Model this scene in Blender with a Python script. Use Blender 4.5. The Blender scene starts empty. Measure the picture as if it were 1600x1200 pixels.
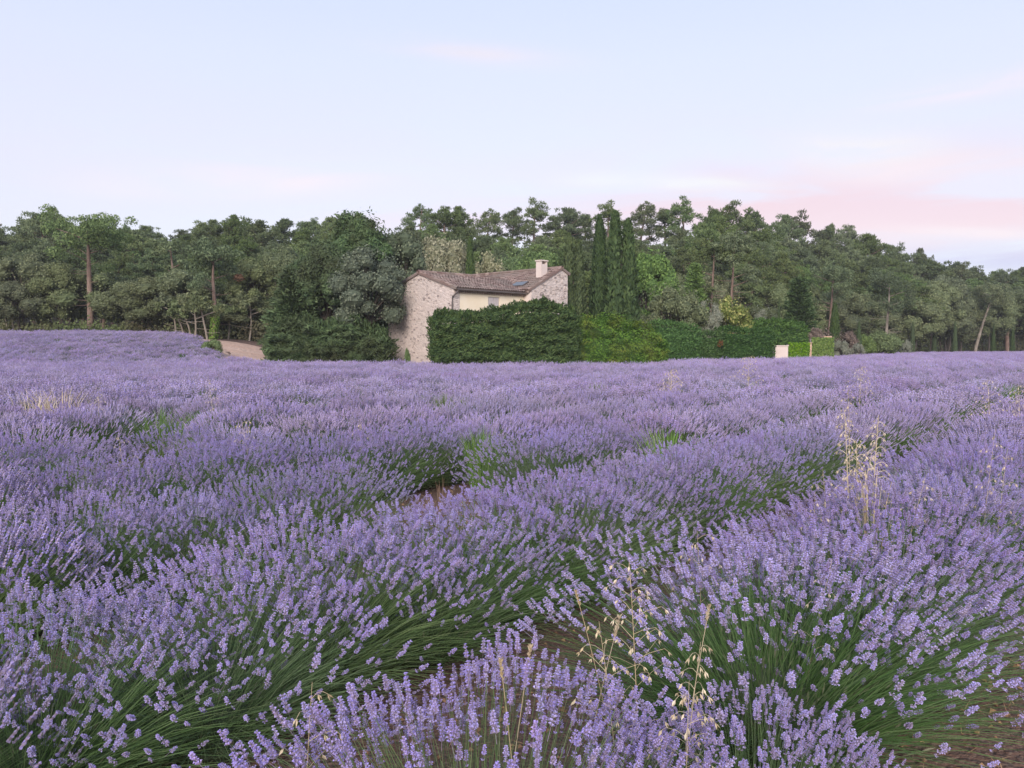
import bpy, math, random
import numpy as np
from mathutils import Vector, Matrix, noise as mnoise

rng = np.random.default_rng(7)
random.seed(7)
R = math.radians
scene = bpy.context.scene
COL = scene.collection

# ------------------------------------------------------------------ camera
CAM_H = 1.65
FOC = 1290.0            # focal length in pixels of the 1600 px wide photograph
PITCH = math.atan(59 / FOC)
cam_d = bpy.data.cameras.new('camera')
cam_d.sensor_width = 36.0
cam_d.lens = 36.0 * FOC / 1600.0
cam_d.clip_start = 0.05
cam_d.clip_end = 3000
cam = bpy.data.objects.new('camera', cam_d)
COL.objects.link(cam)
cam.location = (0, 0, CAM_H)
cam.rotation_euler = (math.pi / 2 - PITCH, 0, 0)
scene.camera = cam

# ------------------------------------------------------------------ world
SUN_AZ = R(189)      # direction the glow comes from, clockwise from +Y (behind the camera)
SUN_EL = R(24)
world = bpy.data.worlds.new('World')
scene.world = world
world.use_nodes = True
nt = world.node_tree
nt.nodes.clear()
N = nt.nodes.new
L = nt.links.new
out = N('ShaderNodeOutputWorld')
add = N('ShaderNodeAddShader')
bg1 = N('ShaderNodeBackground'); bg1.inputs['Strength'].default_value = 0.05
sky = N('ShaderNodeTexSky'); sky.sky_type = 'NISHITA'; sky.sun_disc = False
sky.sun_elevation = SUN_EL; sky.sun_rotation = SUN_AZ
sky.air_density = 1.0; sky.dust_density = 0.6; sky.ozone_density = 1.5
L(sky.outputs[0], bg1.inputs['Color'])
bg2 = N('ShaderNodeBackground'); bg2.inputs['Strength'].default_value = 0.80


def wmath(op, a, b=None, c=None):
    n = N('ShaderNodeMath'); n.operation = op
    for i, v in enumerate((a, b, c)):
        if v is None: continue
        if isinstance(v, (int, float)): n.inputs[i].default_value = v
        else: L(v, n.inputs[i])
    return n.outputs[0]


tc = N('ShaderNodeTexCoord')
sep = N('ShaderNodeSeparateXYZ'); L(tc.outputs['Generated'], sep.inputs[0])
az = wmath('ARCTAN2', sep.outputs[0], sep.outputs[1])
el = wmath('ARCSINE', sep.outputs[2])
ramp = N('ShaderNodeValToRGB')
ramp.color_ramp.elements[0].position = 0.0
ramp.color_ramp.elements[0].color = (0.66, 0.68, 0.84, 1)
ramp.color_ramp.elements[1].position = 1.0
ramp.color_ramp.elements[1].color = (0.52, 0.60, 0.88, 1)
for p_, c_ in ((0.10, (0.82, 0.78, 0.87)), (0.20, (0.88, 0.83, 0.92)), (0.32, (0.84, 0.85, 1.0)), (0.5, (0.70, 0.79, 1.0))):
    e_ = ramp.color_ramp.elements.new(p_); e_.color = (*c_, 1)
L(el, ramp.inputs[0])
comb = N('ShaderNodeCombineXYZ')
L(wmath('MULTIPLY', az, 2.2), comb.inputs[0]); L(wmath('MULTIPLY', el, 13.0), comb.inputs[1])
nz = N('ShaderNodeTexNoise'); nz.inputs['Scale'].default_value = 1.7; nz.inputs['Detail'].default_value = 5
nz.inputs['Roughness'].default_value = 0.55; nz.inputs['Distortion'].default_value = 0.6
L(comb.outputs[0], nz.inputs['Vector'])
nzr = N('ShaderNodeMapRange'); L(nz.outputs['Fac'], nzr.inputs['Value'])
nzr.inputs['From Min'].default_value = 0.38; nzr.inputs['From Max'].default_value = 0.58
# generic thin clouds all round the horizon
belt = wmath('MULTIPLY', wmath('EXPONENT', wmath('MULTIPLY', wmath('POWER', wmath('DIVIDE', wmath('SUBTRACT', el, 0.17), 0.09), 2.0), -1.0)), 0.30)
cur = ramp.outputs[0]


def cloud(cur, fac, col):
    m = N('ShaderNodeMix'); m.data_type = 'RGBA'
    L(fac, m.inputs['Factor']); L(cur, m.inputs['A']); m.inputs['B'].default_value = (*col, 1)
    return m.outputs['Result']


cur = cloud(cur, wmath('MULTIPLY', belt, nzr.outputs[0]), (0.90, 0.76, 0.86))
for px, py, wx, wy, tilt, st, col in (
        (1540, 404, 260, 26, 0.00, 0.85, (0.44, 0.44, 0.78)),
        (1430, 325, 340, 62, 0.05, 1.0, (0.95, 0.62, 0.64)),
        (1130, 330, 190, 34, 0.00, 0.95, (0.95, 0.60, 0.60)),
        (1000, 345, 130, 24, 0.00, 0.95, (0.98, 0.60, 0.62)),
        (700, 350, 150, 25, 0.00, 0.75, (0.96, 0.68, 0.78)),
        (1340, 240, 90, 26, 0.10, 1.0, (1.04, 0.90, 0.78)),
        (1480, 266, 170, 22, 0.05, 0.9, (1.02, 0.78, 0.76)),
        (1075, 290, 110, 11, 0.08, 0.95, (0.99, 0.90, 0.82)),
        (950, 285, 70, 12, 0.0, 0.50, (0.98, 0.93, 0.90)),
        (1530, 366, 100, 8, 0.12, 0.80, (0.99, 0.74, 0.74)),
        (735, 90, 130, 14, 0.08, 0.65, (1.0, 0.86, 0.86)),
        (380, 284, 150, 20, -0.06, 1.0, (1.05, 0.84, 0.82)),
        (180, 298, 60, 12, 0.0, 0.5, (0.95, 0.83, 0.88)),
        (1530, 133, 120, 14, -0.06, 1.0, (1.04, 0.86, 0.86))):
    a0 = math.atan((px - 800) / FOC); e0 = math.atan((541 - py) / FOC) * math.cos(a0)
    da = wmath('SUBTRACT', az, a0)
    de = wmath('ADD', wmath('SUBTRACT', el, e0), wmath('MULTIPLY', da, tilt))
    q = wmath('ADD', wmath('POWER', wmath('DIVIDE', da, wx / FOC), 2.0), wmath('POWER', wmath('DIVIDE', de, wy / FOC), 2.0))
    g = wmath('EXPONENT', wmath('MULTIPLY', q, -1.0))
    nf = wmath('ADD', wmath('MULTIPLY', nzr.outputs[0], 0.95), 0.28)
    f = wmath('MULTIPLY', wmath('MULTIPLY', g, st), nf)
    cur = cloud(cur, wmath('MINIMUM', f, 1.0), col)
L(cur, bg2.inputs['Color'])
L(bg1.outputs[0], add.inputs[0]); L(bg2.outputs[0], add.inputs[1]); L(add.outputs[0], out.inputs['Surface'])

# ------------------------------------------------------------------ sun (very soft: the sun is at the horizon, the glow is broad)
sd = bpy.data.lights.new('sun', 'SUN'); sd.energy = 3.7; sd.angle = R(28); sd.color = (1.0, 0.87, 0.79)
so = bpy.data.objects.new('sun', sd); COL.objects.link(so)
sv = Vector((math.sin(SUN_AZ) * math.cos(SUN_EL), math.cos(SUN_AZ) * math.cos(SUN_EL), math.sin(SUN_EL)))
so.rotation_euler = sv.to_track_quat('Z', 'Y').to_euler()

scene.view_settings.view_transform = 'Standard'
scene.view_settings.look = 'None'
scene.view_settings.exposure = 0.0
scene.view_settings.gamma = 1.0
scene.view_settings.use_curve_mapping = False
scene.render.engine = 'CYCLES'
scene.cycles.max_bounces = 6
scene.cycles.diffuse_bounces = 3
scene.cycles.transparent_max_bounces = 4


# ------------------------------------------------------------------ geometry of the place
def ss(a, b, v):
    t = min(1.0, max(0.0, (v - a) / (b - a)))
    return t * t * (3 - 2 * t)


def lerp_tab(tab, x):
    if x <= tab[0][0]: return tab[0][1]
    for (a, va), (b, vb) in zip(tab, tab[1:]):
        if x <= b: return va + (vb - va) * (x - a) / (b - a)
    return tab[-1][1]


def at(px, py, Y):
    """world point seen at pixel (px, py) of the 1600x1200 photograph, at distance Y along +Y"""
    u = (px - 800) / FOC; v = (600 - py) / FOC
    ca, sa = math.cos(PITCH), math.sin(PITCH)
    d = Vector((u, ca + v * sa, -sa + v * ca))
    return Vector((0, 0, CAM_H)) + d * (Y / d.y)


def to_px(x, y):
    return 800 + FOC * x / max(y, 0.1)


def terrain(x, y):
    left = 2.3 * ss(44, 76, y) * (1 - ss(-26, -12, x))
    y0 = 78 + (138 - 78) * ss(15, 75, x)
    hh = 12 - 8.5 * ss(45, 120, x) - 5 * (1 - ss(-90, -10, x))
    hill = hh * ss(y0 + 4, y0 + 75, y)
    z = left + hill
    if y < 60 and abs(x) < 40:
        z += 0.02 * math.sin(x * 0.9 + 1) * math.cos(y * 0.7)
    return z


# ------------------------------------------------------------------ mesh helpers
class MB:
    """collects vertices and polygons (numpy) and links them as one mesh"""
    def __init__(s):
        s.v = []; s.f = {3: [], 4: []}; s.t = {3: [], 4: []}; s.m = {3: [], 4: []}; s.n = 0

    def add(s, verts, faces, tint=0.5, mat=0):
        verts = np.asarray(verts, dtype=np.float32).reshape(-1, 3)
        faces = np.asarray(faces, dtype=np.int64)
        k = faces.shape[1]
        s.v.append(verts); s.f[k].append(faces + s.n); s.n += len(verts)
        tint = np.full(len(faces), tint, np.float32) if np.isscalar(tint) else np.asarray(tint, np.float32)
        s.t[k].append(tint); s.m[k].append(np.full(len(faces), mat, np.int32))

    def mesh(s, name, mats, smooth=False):
        V = np.concatenate(s.v); me = bpy.data.meshes.new(name)
        loops, starts, totals, tint, mi = [], [], [], [], []
        pos = 0
        for k in (3, 4):
            if not s.f[k]: continue
            F = np.concatenate(s.f[k]); loops.append(F.ravel())
            starts.append(pos + np.arange(len(F)) * k); totals.append(np.full(len(F), k)); pos += F.size
            tint.append(np.concatenate(s.t[k])); mi.append(np.concatenate(s.m[k]))
        loops = np.concatenate(loops); starts = np.concatenate(starts); totals = np.concatenate(totals)
        me.vertices.add(len(V)); me.vertices.foreach_set('co', V.ravel())
        me.loops.add(len(loops)); me.loops.foreach_set('vertex_index', loops.astype(np.int32))
        me.polygons.add(len(starts)); me.polygons.foreach_set('loop_start', starts.astype(np.int32))
        me.polygons.foreach_set('loop_total', totals.astype(np.int32))
        for m in (mats if isinstance(mats, (list, tuple)) else [mats]): me.materials.append(m)
        me.polygons.foreach_set('material_index', np.concatenate(mi))
        me.polygons.foreach_set('use_smooth', np.full(len(starts), smooth))
        a = me.attributes.new('tint', 'FLOAT', 'FACE'); a.data.foreach_set('value', np.concatenate(tint))
        me.update(calc_edges=True)
        return me


def link(name, mesh, parent=None, **kw):
    o = bpy.data.objects.new(name, mesh); COL.objects.link(o)
    if parent is not None: o.parent = parent
    for k, v in kw.items(): o[k] = v
    return o


def thing(name, label, cat, loc=(0, 0, 0), rotz=0.0, group=None, scale=None):
    o = bpy.data.objects.new(name, None); COL.objects.link(o)
    o.empty_display_size = 0.2
    o.location = loc; o.rotation_euler = (0, 0, rotz)
    if scale is not None: o.scale = scale
    o['label'] = label; o['category'] = cat
    if group: o['group'] = group
    return o


def tag(o, label, cat, group=None):
    o['label'] = label; o['category'] = cat
    if group: o['group'] = group
    return o


def unit(a):
    return a / np.maximum(np.linalg.norm(a, axis=-1, keepdims=True), 1e-9)


def frames(d, roll=None):
    """orthonormal frames (n,3,3) with columns x,y,z where z = d"""
    d = unit(d); n = len(d)
    ref = np.where(np.abs(d[:, 2:3]) > 0.9, np.array([[1.0, 0, 0]]), np.array([[0, 0, 1.0]]))
    x = unit(np.cross(ref, d)); y = np.cross(d, x)
    if roll is None: roll = rng.random(n) * 2 * np.pi
    c, s_ = np.cos(roll)[:, None], np.sin(roll)[:, None]
    x2 = x * c + y * s_; y2 = -x * s_ + y * c
    return np.stack([x2, y2, d], axis=2)


def inst(mb, tv, tf, tt, pos, fr, scl, jit=0.0):
    """stamp template (verts, faces, tint) at many transforms"""
    n = len(pos); tv = np.asarray(tv); tf = np.asarray(tf)
    scl = np.asarray(scl)
    if scl.ndim == 1: scl = np.repeat(scl[:, None], 3, 1)
    P = tv[None, :, :] * scl[:, None, :]
    P = np.einsum('nij,nvj->nvi', fr, P) + pos[:, None, :]
    F = tf[None] + (np.arange(n) * len(tv))[:, None, None]
    T = np.tile(np.asarray(tt), (n, 1))
    if jit: T = np.clip(T + rng.uniform(-jit, jit, (n, 1)), 0, 1)
    mb.add(P.reshape(-1, 3), F.reshape(-1, tf.shape[1]), T.ravel())


def leaves(mb, pos, nrm, w, l, jit=0.5, tint=None, tip=None):
    """one bent leaf card per point; nrm = outward normal; tip = direction the long side follows"""
    n = len(pos)
    nn = unit(nrm + rng.normal(0, jit, (n, 3)))
    if tip is None:
        t = unit(np.cross(nn, rng.normal(0, 1, (n, 3))))
    else:
        t = unit(tip + rng.normal(0, jit * 0.6, (n, 3))); nn = unit(nn - t * np.sum(nn * t, 1, keepdims=True))
    b = np.cross(nn, t)
    w = w * (0.6 + 0.8 * rng.random(n))[:, None]; l = l * (0.6 + 0.8 * rng.random(n))[:, None]
    A = pos - t * l * .5; B = pos + b * w * .5 + nn * w * .08; C = pos + t * l * .5; D = pos - b * w * .5 + nn * w * .08
    V = np.stack([A, B, C, D], 1).reshape(-1, 3)
    F = np.arange(n * 4).reshape(n, 4)
    if tint is None: tint = rng.random(n)
    mb.add(V, F, tint)


def tube(mb, pts, rad, sides=6, tint=0.5, cap=True):
    pts = np.asarray(pts, float); rad = np.asarray(rad, float); n = len(pts)
    d = np.gradient(pts, axis=0); d = unit(d)
    fr = frames(d, roll=np.zeros(n))
    a = np.linspace(0, 2 * np.pi, sides, endpoint=False)
    ring = np.stack([np.cos(a), np.sin(a), np.zeros(sides)], 1)
    V = np.einsum('nij,vj->nvi', fr, ring) * rad[:, None, None] + pts[:, None, :]
    F = []
    for i in range(n - 1):
        for j in range(sides):
            k = (j + 1) % sides
            F.append((i * sides + j, i * sides + k, (i + 1) * sides + k, (i + 1) * sides + j))
    mb.add(V.reshape(-1, 3), F, tint)
    if cap and sides >= 3:
        V2 = V.reshape(-1, 3)
        top = V2[(n - 1) * sides:]
        mb.add(np.vstack([top, top.mean(0)]), [(j, (j + 1) % sides, sides) for j in range(sides)], tint)


def box(mb, c, s, rot=None, tint=0.5, mat=0):
    x, y, z = [q / 2 for q in s]
    V = np.array([(-x, -y, -z), (x, -y, -z), (x, y, -z), (-x, y, -z), (-x, -y, z), (x, -y, z), (x, y, z), (-x, y, z)])
    if rot is not None: V = V @ np.asarray(rot).T
    V = V + np.asarray(c)
    mb.add(V, [(0, 3, 2, 1), (4, 5, 6, 7), (0, 1, 5, 4), (1, 2, 6, 5), (2, 3, 7, 6), (3, 0, 4, 7)], tint, mat)


def blob(mb, c, r, tint=0.4, seg=8, rings=5, bump=0.12):
    """lumpy closed ellipsoid used as the dense inside of a leafy lobe"""
    c = np.asarray(c, float); r = np.asarray(r, float) * np.ones(3)
    V = [(0, 0, -1)]
    for i in range(1, rings):
        ph = math.pi * i / rings - math.pi / 2
        for j in range(seg):
            a = 2 * math.pi * (j + 0.5 * (i % 2)) / seg; q = 1 + rng.uniform(-bump, bump)
            V.append((math.cos(ph) * math.cos(a) * q, math.cos(ph) * math.sin(a) * q, math.sin(ph) * q))
    V.append((0, 0, 1)); V = np.array(V) * r + c
    T = [(0, 1 + (j + 1) % seg, 1 + j) for j in range(seg)]
    last = len(V) - 1; b0 = 1 + (rings - 2) * seg
    T += [(b0 + j, b0 + (j + 1) % seg, last) for j in range(seg)]
    Q = [(1 + i * seg + j, 1 + i * seg + (j + 1) % seg, 1 + (i + 1) * seg + (j + 1) % seg, 1 + (i + 1) * seg + j)
         for i in range(rings - 2) for j in range(seg)]
    mb.add(V, T, tint)
    n0 = len(V)
    mb.add(V, Q, tint)


def sph(n, up=0.0):
    v = unit(rng.normal(0, 1, (n, 3)))
    if up:
        v[:, 2] += up; v = unit(v)
    return v


# ------------------------------------------------------------------ materials
def new_mat(name):
    m = bpy.data.materials.new(name); m.use_nodes = True
    return m, m.node_tree, m.node_tree.nodes['Principled BSDF']


def mix_rgb(t, fac, a, b, mode='MIX'):
    n = t.nodes.new('ShaderNodeMix'); n.data_type = 'RGBA'; n.blend_type = mode
    for sock, v in (('Factor', fac), ('A', a), ('B', b)):
        if isinstance(v, (int, float)): n.inputs[sock].default_value = v
        elif isinstance(v, tuple): n.inputs[sock].default_value = (*v, 1) if len(v) == 3 else v
        else: t.links.new(v, n.inputs[sock])
    return n.outputs['Result']


def noise_fac(t, scale, detail=3, coord='Object', lo=0.35, hi=0.65, vec_scale=None):
    tcn = t.nodes.new('ShaderNodeTexCoord'); nz_ = t.nodes.new('ShaderNodeTexNoise')
    nz_.inputs['Scale'].default_value = scale; nz_.inputs['Detail'].default_value = detail
    src = tcn.outputs[coord]
    if vec_scale:
        mp = t.nodes.new('ShaderNodeMapping'); mp.inputs['Scale'].default_value = vec_scale
        t.links.new(src, mp.inputs[0]); src = mp.outputs[0]
    t.links.new(src, nz_.inputs['Vector'])
    mr = t.nodes.new('ShaderNodeMapRange'); t.links.new(nz_.outputs['Fac'], mr.inputs['Value'])
    mr.inputs['From Min'].default_value = lo; mr.inputs['From Max'].default_value = hi
    return mr.outputs[0]


def obj_vary(t, col, hue=0.02, val=0.25, sat=0.15, src='Random'):
    oi = t.nodes.new('ShaderNodeObjectInfo'); h = t.nodes.new('ShaderNodeHueSaturation')
    def mr(mul, lo, hi):
        m1 = t.nodes.new('ShaderNodeMath'); m1.operation = 'MULTIPLY'; m1.inputs[1].default_value = mul
        t.links.new(oi.outputs['Random'], m1.inputs[0])
        m2 = t.nodes.new('ShaderNodeMath'); m2.operation = 'FRACT'; t.links.new(m1.outputs[0], m2.inputs[0])
        m3 = t.nodes.new('ShaderNodeMapRange'); t.links.new(m2.outputs[0], m3.inputs[0])
        m3.inputs['To Min'].default_value = lo; m3.inputs['To Max'].default_value = hi
        return m3.outputs[0]
    t.links.new(mr(1, 0.5 - hue, 0.5 + hue), h.inputs['Hue'])
    t.links.new(mr(7.3, 1 - sat, 1 + sat), h.inputs['Saturation'])
    t.links.new(mr(13.7, 1 - val, 1 + val), h.inputs['Value'])
    t.links.new(col, h.inputs['Color'])
    return h.outputs[0]


def leaf_mat(name, cols, hue=0.015, val=0.18, sat=0.15, transl=0.22, rough=0.7, patch=None, patch_scale=0.6):
    """cols: ramp over the per-leaf 'tint' value"""
    m, t, bs = new_mat(name)
    at_ = t.nodes.new('ShaderNodeAttribute'); at_.attribute_name = 'tint'
    rp = t.nodes.new('ShaderNodeValToRGB')
    els = rp.color_ramp.elements
    els[0].position = 0; els[0].color = (*cols[0], 1); els[1].position = 1; els[1].color = (*cols[-1], 1)
    for i, c in enumerate(cols[1:-1]):
        e = els.new((i + 1) / (len(cols) - 1)); e.color = (*c, 1)
    t.links.new(at_.outputs['Fac'], rp.inputs[0])
    col = rp.outputs[0]
    if patch:
        col = mix_rgb(t, noise_fac(t, patch_scale, 3, lo=0.42, hi=0.68), col, patch)
    col = obj_vary(t, col, hue, val, sat)
    t.links.new(col, bs.inputs['Base Color'])
    bs.inputs['Roughness'].default_value = rough
    bs.inputs['Specular IOR Level'].default_value = 0.25
    if transl:
        tr = t.nodes.new('ShaderNodeBsdfTranslucent'); t.links.new(col, tr.inputs[0])
        mx = t.nodes.new('ShaderNodeMixShader'); mx.inputs[0].default_value = transl
        o_ = t.nodes['Material Output']
        t.links.new(bs.outputs[0], mx.inputs[1]); t.links.new(tr.outputs[0], mx.inputs[2]); t.links.new(mx.outputs[0], o_.inputs[0])
    return m


def bump(t, bs, height, strength=0.5, dist=0.02):
    b = t.nodes.new('ShaderNodeBump'); b.inputs['Strength'].default_value = strength; b.inputs['Distance'].default_value = dist
    t.links.new(height, b.inputs['Height']); t.links.new(b.outputs[0], bs.inputs['Normal'])


def simple_mat(name, c1, c2, scale=3.0, rough=0.9, bstr=0.4, bdist=0.02, vec_scale=None, bscale=None):
    m, t, bs = new_mat(name)
    f = noise_fac(t, scale, 5, lo=0.35, hi=0.68, vec_scale=vec_scale)
    t.links.new(mix_rgb(t, f, c1, c2), bs.inputs['Base Color']); bs.inputs['Roughness'].default_value = rough
    if bstr:
        bump(t, bs, noise_fac(t, bscale or scale * 3, 5, vec_scale=vec_scale, lo=0.2, hi=0.8), bstr, bdist)
    return m


M_FLOWER = leaf_mat('lavender_flower', [(0.261, 0.216, 0.272), (0.403, 0.334, 0.45), (0.468, 0.392, 0.617), (0.491, 0.423, 0.859)], hue=0.012, val=0.12, sat=0.12, transl=0.2, rough=0.6)
M_STEM = leaf_mat('lavender_stem', [(0.079, 0.137, 0.052), (0.137, 0.221, 0.081), (0.21, 0.284, 0.138)], hue=0.015, val=0.15, transl=0.2)
M_LAVLEAF = leaf_mat('lavender_leaf', [(0.052, 0.072, 0.036), (0.117, 0.156, 0.078), (0.208, 0.216, 0.144)], hue=0.01, val=0.15, transl=0.15)
M_PINE = leaf_mat('pine_needles', [(0.074, 0.109, 0.048), (0.128, 0.18, 0.076), (0.201, 0.251, 0.11)], hue=0.016, val=0.32, sat=0.2)
M_OAK = leaf_mat('holm_oak_leaves', [(0.092, 0.117, 0.058), (0.157, 0.192, 0.097), (0.256, 0.288, 0.155)], hue=0.012, val=0.18, sat=0.15)
M_SILVER = leaf_mat('silvery_oak_leaves', [(0.162, 0.18, 0.1), (0.297, 0.3, 0.188), (0.459, 0.444, 0.3)], hue=0.008, val=0.08)
M_GREY = leaf_mat('grey_oak_leaves', [(0.077, 0.105, 0.066), (0.119, 0.154, 0.099), (0.21, 0.246, 0.155)], hue=0.01, val=0.08)
M_CYP = leaf_mat('cypress_foliage', [(0.045, 0.074, 0.035), (0.083, 0.131, 0.052), (0.128, 0.181, 0.07)], hue=0.012, val=0.15)
M_FHEDGE = leaf_mat('fresh_hedge_foliage', [(0.034, 0.081, 0.024), (0.069, 0.142, 0.043), (0.117, 0.209, 0.067)], hue=0.015, val=0.22)
M_DCYP = leaf_mat('dark_cypress_foliage', [(0.03, 0.055, 0.028), (0.055, 0.095, 0.042), (0.09, 0.14, 0.06)], val=0.05)
M_LEY = leaf_mat('leyland_foliage', [(0.048, 0.094, 0.039), (0.097, 0.171, 0.062), (0.169, 0.258, 0.097)], hue=0.004, val=0.10, patch=(0.06, 0.075, 0.03), patch_scale=0.35)
M_HEDGE = leaf_mat('hedge_foliage', [(0.028, 0.063, 0.024), (0.057, 0.115, 0.035), (0.114, 0.178, 0.054)], hue=0.012, val=0.08)
M_LHEDGE = leaf_mat('laurel_hedge_leaves', [(0.048, 0.106, 0.028), (0.091, 0.185, 0.044), (0.15, 0.268, 0.066)], hue=0.01, val=0.08, patch=(0.17, 0.20, 0.05), patch_scale=0.7)
M_LIGHT = leaf_mat('light_green_leaves', [(0.081, 0.13, 0.047), (0.149, 0.23, 0.074), (0.23, 0.32, 0.105)], hue=0.01, val=0.1)
M_OLIVE = leaf_mat('olive_leaves', [(0.156, 0.176, 0.132), (0.24, 0.264, 0.198), (0.36, 0.363, 0.286)], hue=0.01, val=0.08)
M_YEL = leaf_mat('yellow_green_leaves', [(0.1, 0.153, 0.044), (0.19, 0.243, 0.066), (0.46, 0.468, 0.176)], hue=0.01, val=0.08)
M_IVY = leaf_mat('ivy_leaves', [(0.072, 0.15, 0.024), (0.135, 0.247, 0.032), (0.216, 0.338, 0.056)], hue=0.01, val=0.08)
M_BROWNBUSH = leaf_mat('smoke_bush_leaves', [(0.12, 0.098, 0.083), (0.21, 0.168, 0.135), (0.3, 0.238, 0.195)], hue=0.015, val=0.12)
M_UNDER = leaf_mat('undergrowth_leaves', [(0.048, 0.065, 0.03), (0.09, 0.117, 0.047), (0.156, 0.187, 0.082)], hue=0.02, val=0.25, patch=(0.09, 0.075, 0.05), patch_scale=0.15)
M_RED = leaf_mat('rust_leaves', [(0.14, 0.06, 0.035), (0.20, 0.09, 0.05)], transl=0.1)
M_OAT = leaf_mat('oat_straw', [(0.483, 0.38, 0.24), (0.713, 0.598, 0.408), (0.943, 0.851, 0.66)], hue=0.005, val=0.06, transl=0.3)
M_WEED = leaf_mat('weed_leaves', [(0.10, 0.19, 0.04), (0.18, 0.30, 0.07), (0.30, 0.38, 0.14)], transl=0.25)
M_STRAW = leaf_mat('dead_straw', [(0.17, 0.10, 0.065), (0.30, 0.19, 0.12), (0.45, 0.31, 0.20)], hue=0.005, val=0.1, transl=0.1)
M_BARK = simple_mat('pine_bark', (0.13, 0.085, 0.065), (0.27, 0.20, 0.165), 1.2, 0.95, 0.8, 0.03, (4, 4, 1))
M_BARKPALE = simple_mat('pale_bark', (0.18, 0.155, 0.125), (0.34, 0.30, 0.25), 1.5, 0.95, 0.7, 0.02, (4, 4, 1))
M_BARKDARK = simple_mat('dark_bark', (0.06, 0.05, 0.04), (0.13, 0.11, 0.09), 1.5, 0.95, 0.7, 0.02, (4, 4, 1))

# soil
M_SOIL, t_, bs_ = new_mat('soil')
f1 = noise_fac(t_, 0.9, 6); f2 = noise_fac(t_, 14, 6); f3 = noise_fac(t_, 60, 3, lo=0.5, hi=0.72)
c_ = mix_rgb(t_, f1, (0.12, 0.062, 0.045), (0.18, 0.105, 0.075))
c_ = mix_rgb(t_, f2, c_, (0.13, 0.075, 0.055)); c_ = mix_rgb(t_, f3, c_, (0.26, 0.19, 0.135))
t_.links.new(c_, bs_.inputs['Base Color']); bs_.inputs['Roughness'].default_value = 1.0
bump(t_, bs_, noise_fac(t_, 25, 6, lo=0.2, hi=0.8), 0.9, 0.04)
M_SAND, t_, bs_ = new_mat('sandy_track')
f1 = noise_fac(t_, 0.5, 5, vec_scale=(0.5, 2.0, 1)); f2 = noise_fac(t_, 5, 5)
c_ = mix_rgb(t_, f1, (0.58, 0.37, 0.26), (0.68, 0.49, 0.37)); c_ = mix_rgb(t_, f2, c_, (0.47, 0.33, 0.25))
t_.links.new(c_, bs_.inputs['Base Color']); bs_.inputs['Roughness'].default_value = 1.0
bump(t_, bs_, noise_fac(t_, 3, 6, lo=0.2, hi=0.8), 0.7, 0.15)
M_FLOORF = simple_mat('forest_floor', (0.06, 0.05, 0.03), (0.11, 0.10, 0.055), 0.4, 1.0, 0.8, 0.2)

# ------------------------------------------------------------------ ground
EDGE = [(-400, 74), (0, 76), (200, 75.5), (250, 74), (300, 69), (325, 63), (350, 56), (420, 50.5), (600, 49), (670, 46.8), (690, 44.8), (1040, 46.2), (1046, 57),
        (1130, 60), (1215, 63.5), (1300, 100), (1345, 112), (1450, 128), (1600, 146), (1800, 160), (2200, 160)]


def field_edge(px):
    return lerp_tab(EDGE, px)


xs = np.concatenate([np.linspace(-700, -70, 22)[:-1], np.linspace(-70, 130, 134), np.linspace(130, 700, 20)[1:]])
ys = np.concatenate([np.linspace(-40, -2, 10)[:-1], np.linspace(-2, 170, 144), np.linspace(170, 900, 25)[1:]])
gm = MB()
V = np.array([(x, y, terrain(x, y)) for y in ys for x in xs]); nx = len(xs)
F = [(j * nx + i, j * nx + i + 1, (j + 1) * nx + i + 1, (j + 1) * nx + i) for j in range(len(ys) - 1) for i in range(nx - 1)]
F = np.array(F)
cen = V[F].mean(1)
forest = np.array([(c[1] > 1 and c[1] > field_edge(to_px(c[0], c[1])) + 1.5 and c[1] > 75) or c[1] > 168 or (abs(c[0]) > 200) for c in cen])
gm.add(V, F[~forest], 0.5, 0)
g2 = F[forest]
gm.f[4].append(g2); gm.t[4].append(np.full(len(g2), 0.5, np.float32)); gm.m[4].append(np.ones(len(g2), np.int32))
go = link('ground', gm.mesh('ground', [M_SOIL, M_FLOORF], True), kind='structure')

# sandy track at the left end of the hedge: a sheet over the ground following the relief
tm = MB()
pts_out = []
pxs = np.linspace(300, 640, 30)
near_ = [(300, 70), (325, 64), (345, 57), (380, 53), (430, 51), (500, 50), (640, 49.6)]
far_ = [(300, 74), (345, 71), (420, 70), (500, 62), (640, 56)]
for i, px in enumerate(pxs):
    for k in range(9):
        y = lerp_tab(near_, px) + (lerp_tab(far_, px) - lerp_tab(near_, px)) * k / 8
        x = (px - 800) / FOC * y
        pts_out.append((x, y, terrain(x, y) + 0.03 + 0.05 * math.sin(y * 3 + x)* (0 < k < 8)))
tm.add(pts_out, [(i * 9 + k, i * 9 + k + 9, i * 9 + k + 10, i * 9 + k + 1) for i in range(29) for k in range(8)])
link('sandy_path', tm.mesh('sandy_path', M_SAND, True), kind='structure')

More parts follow.
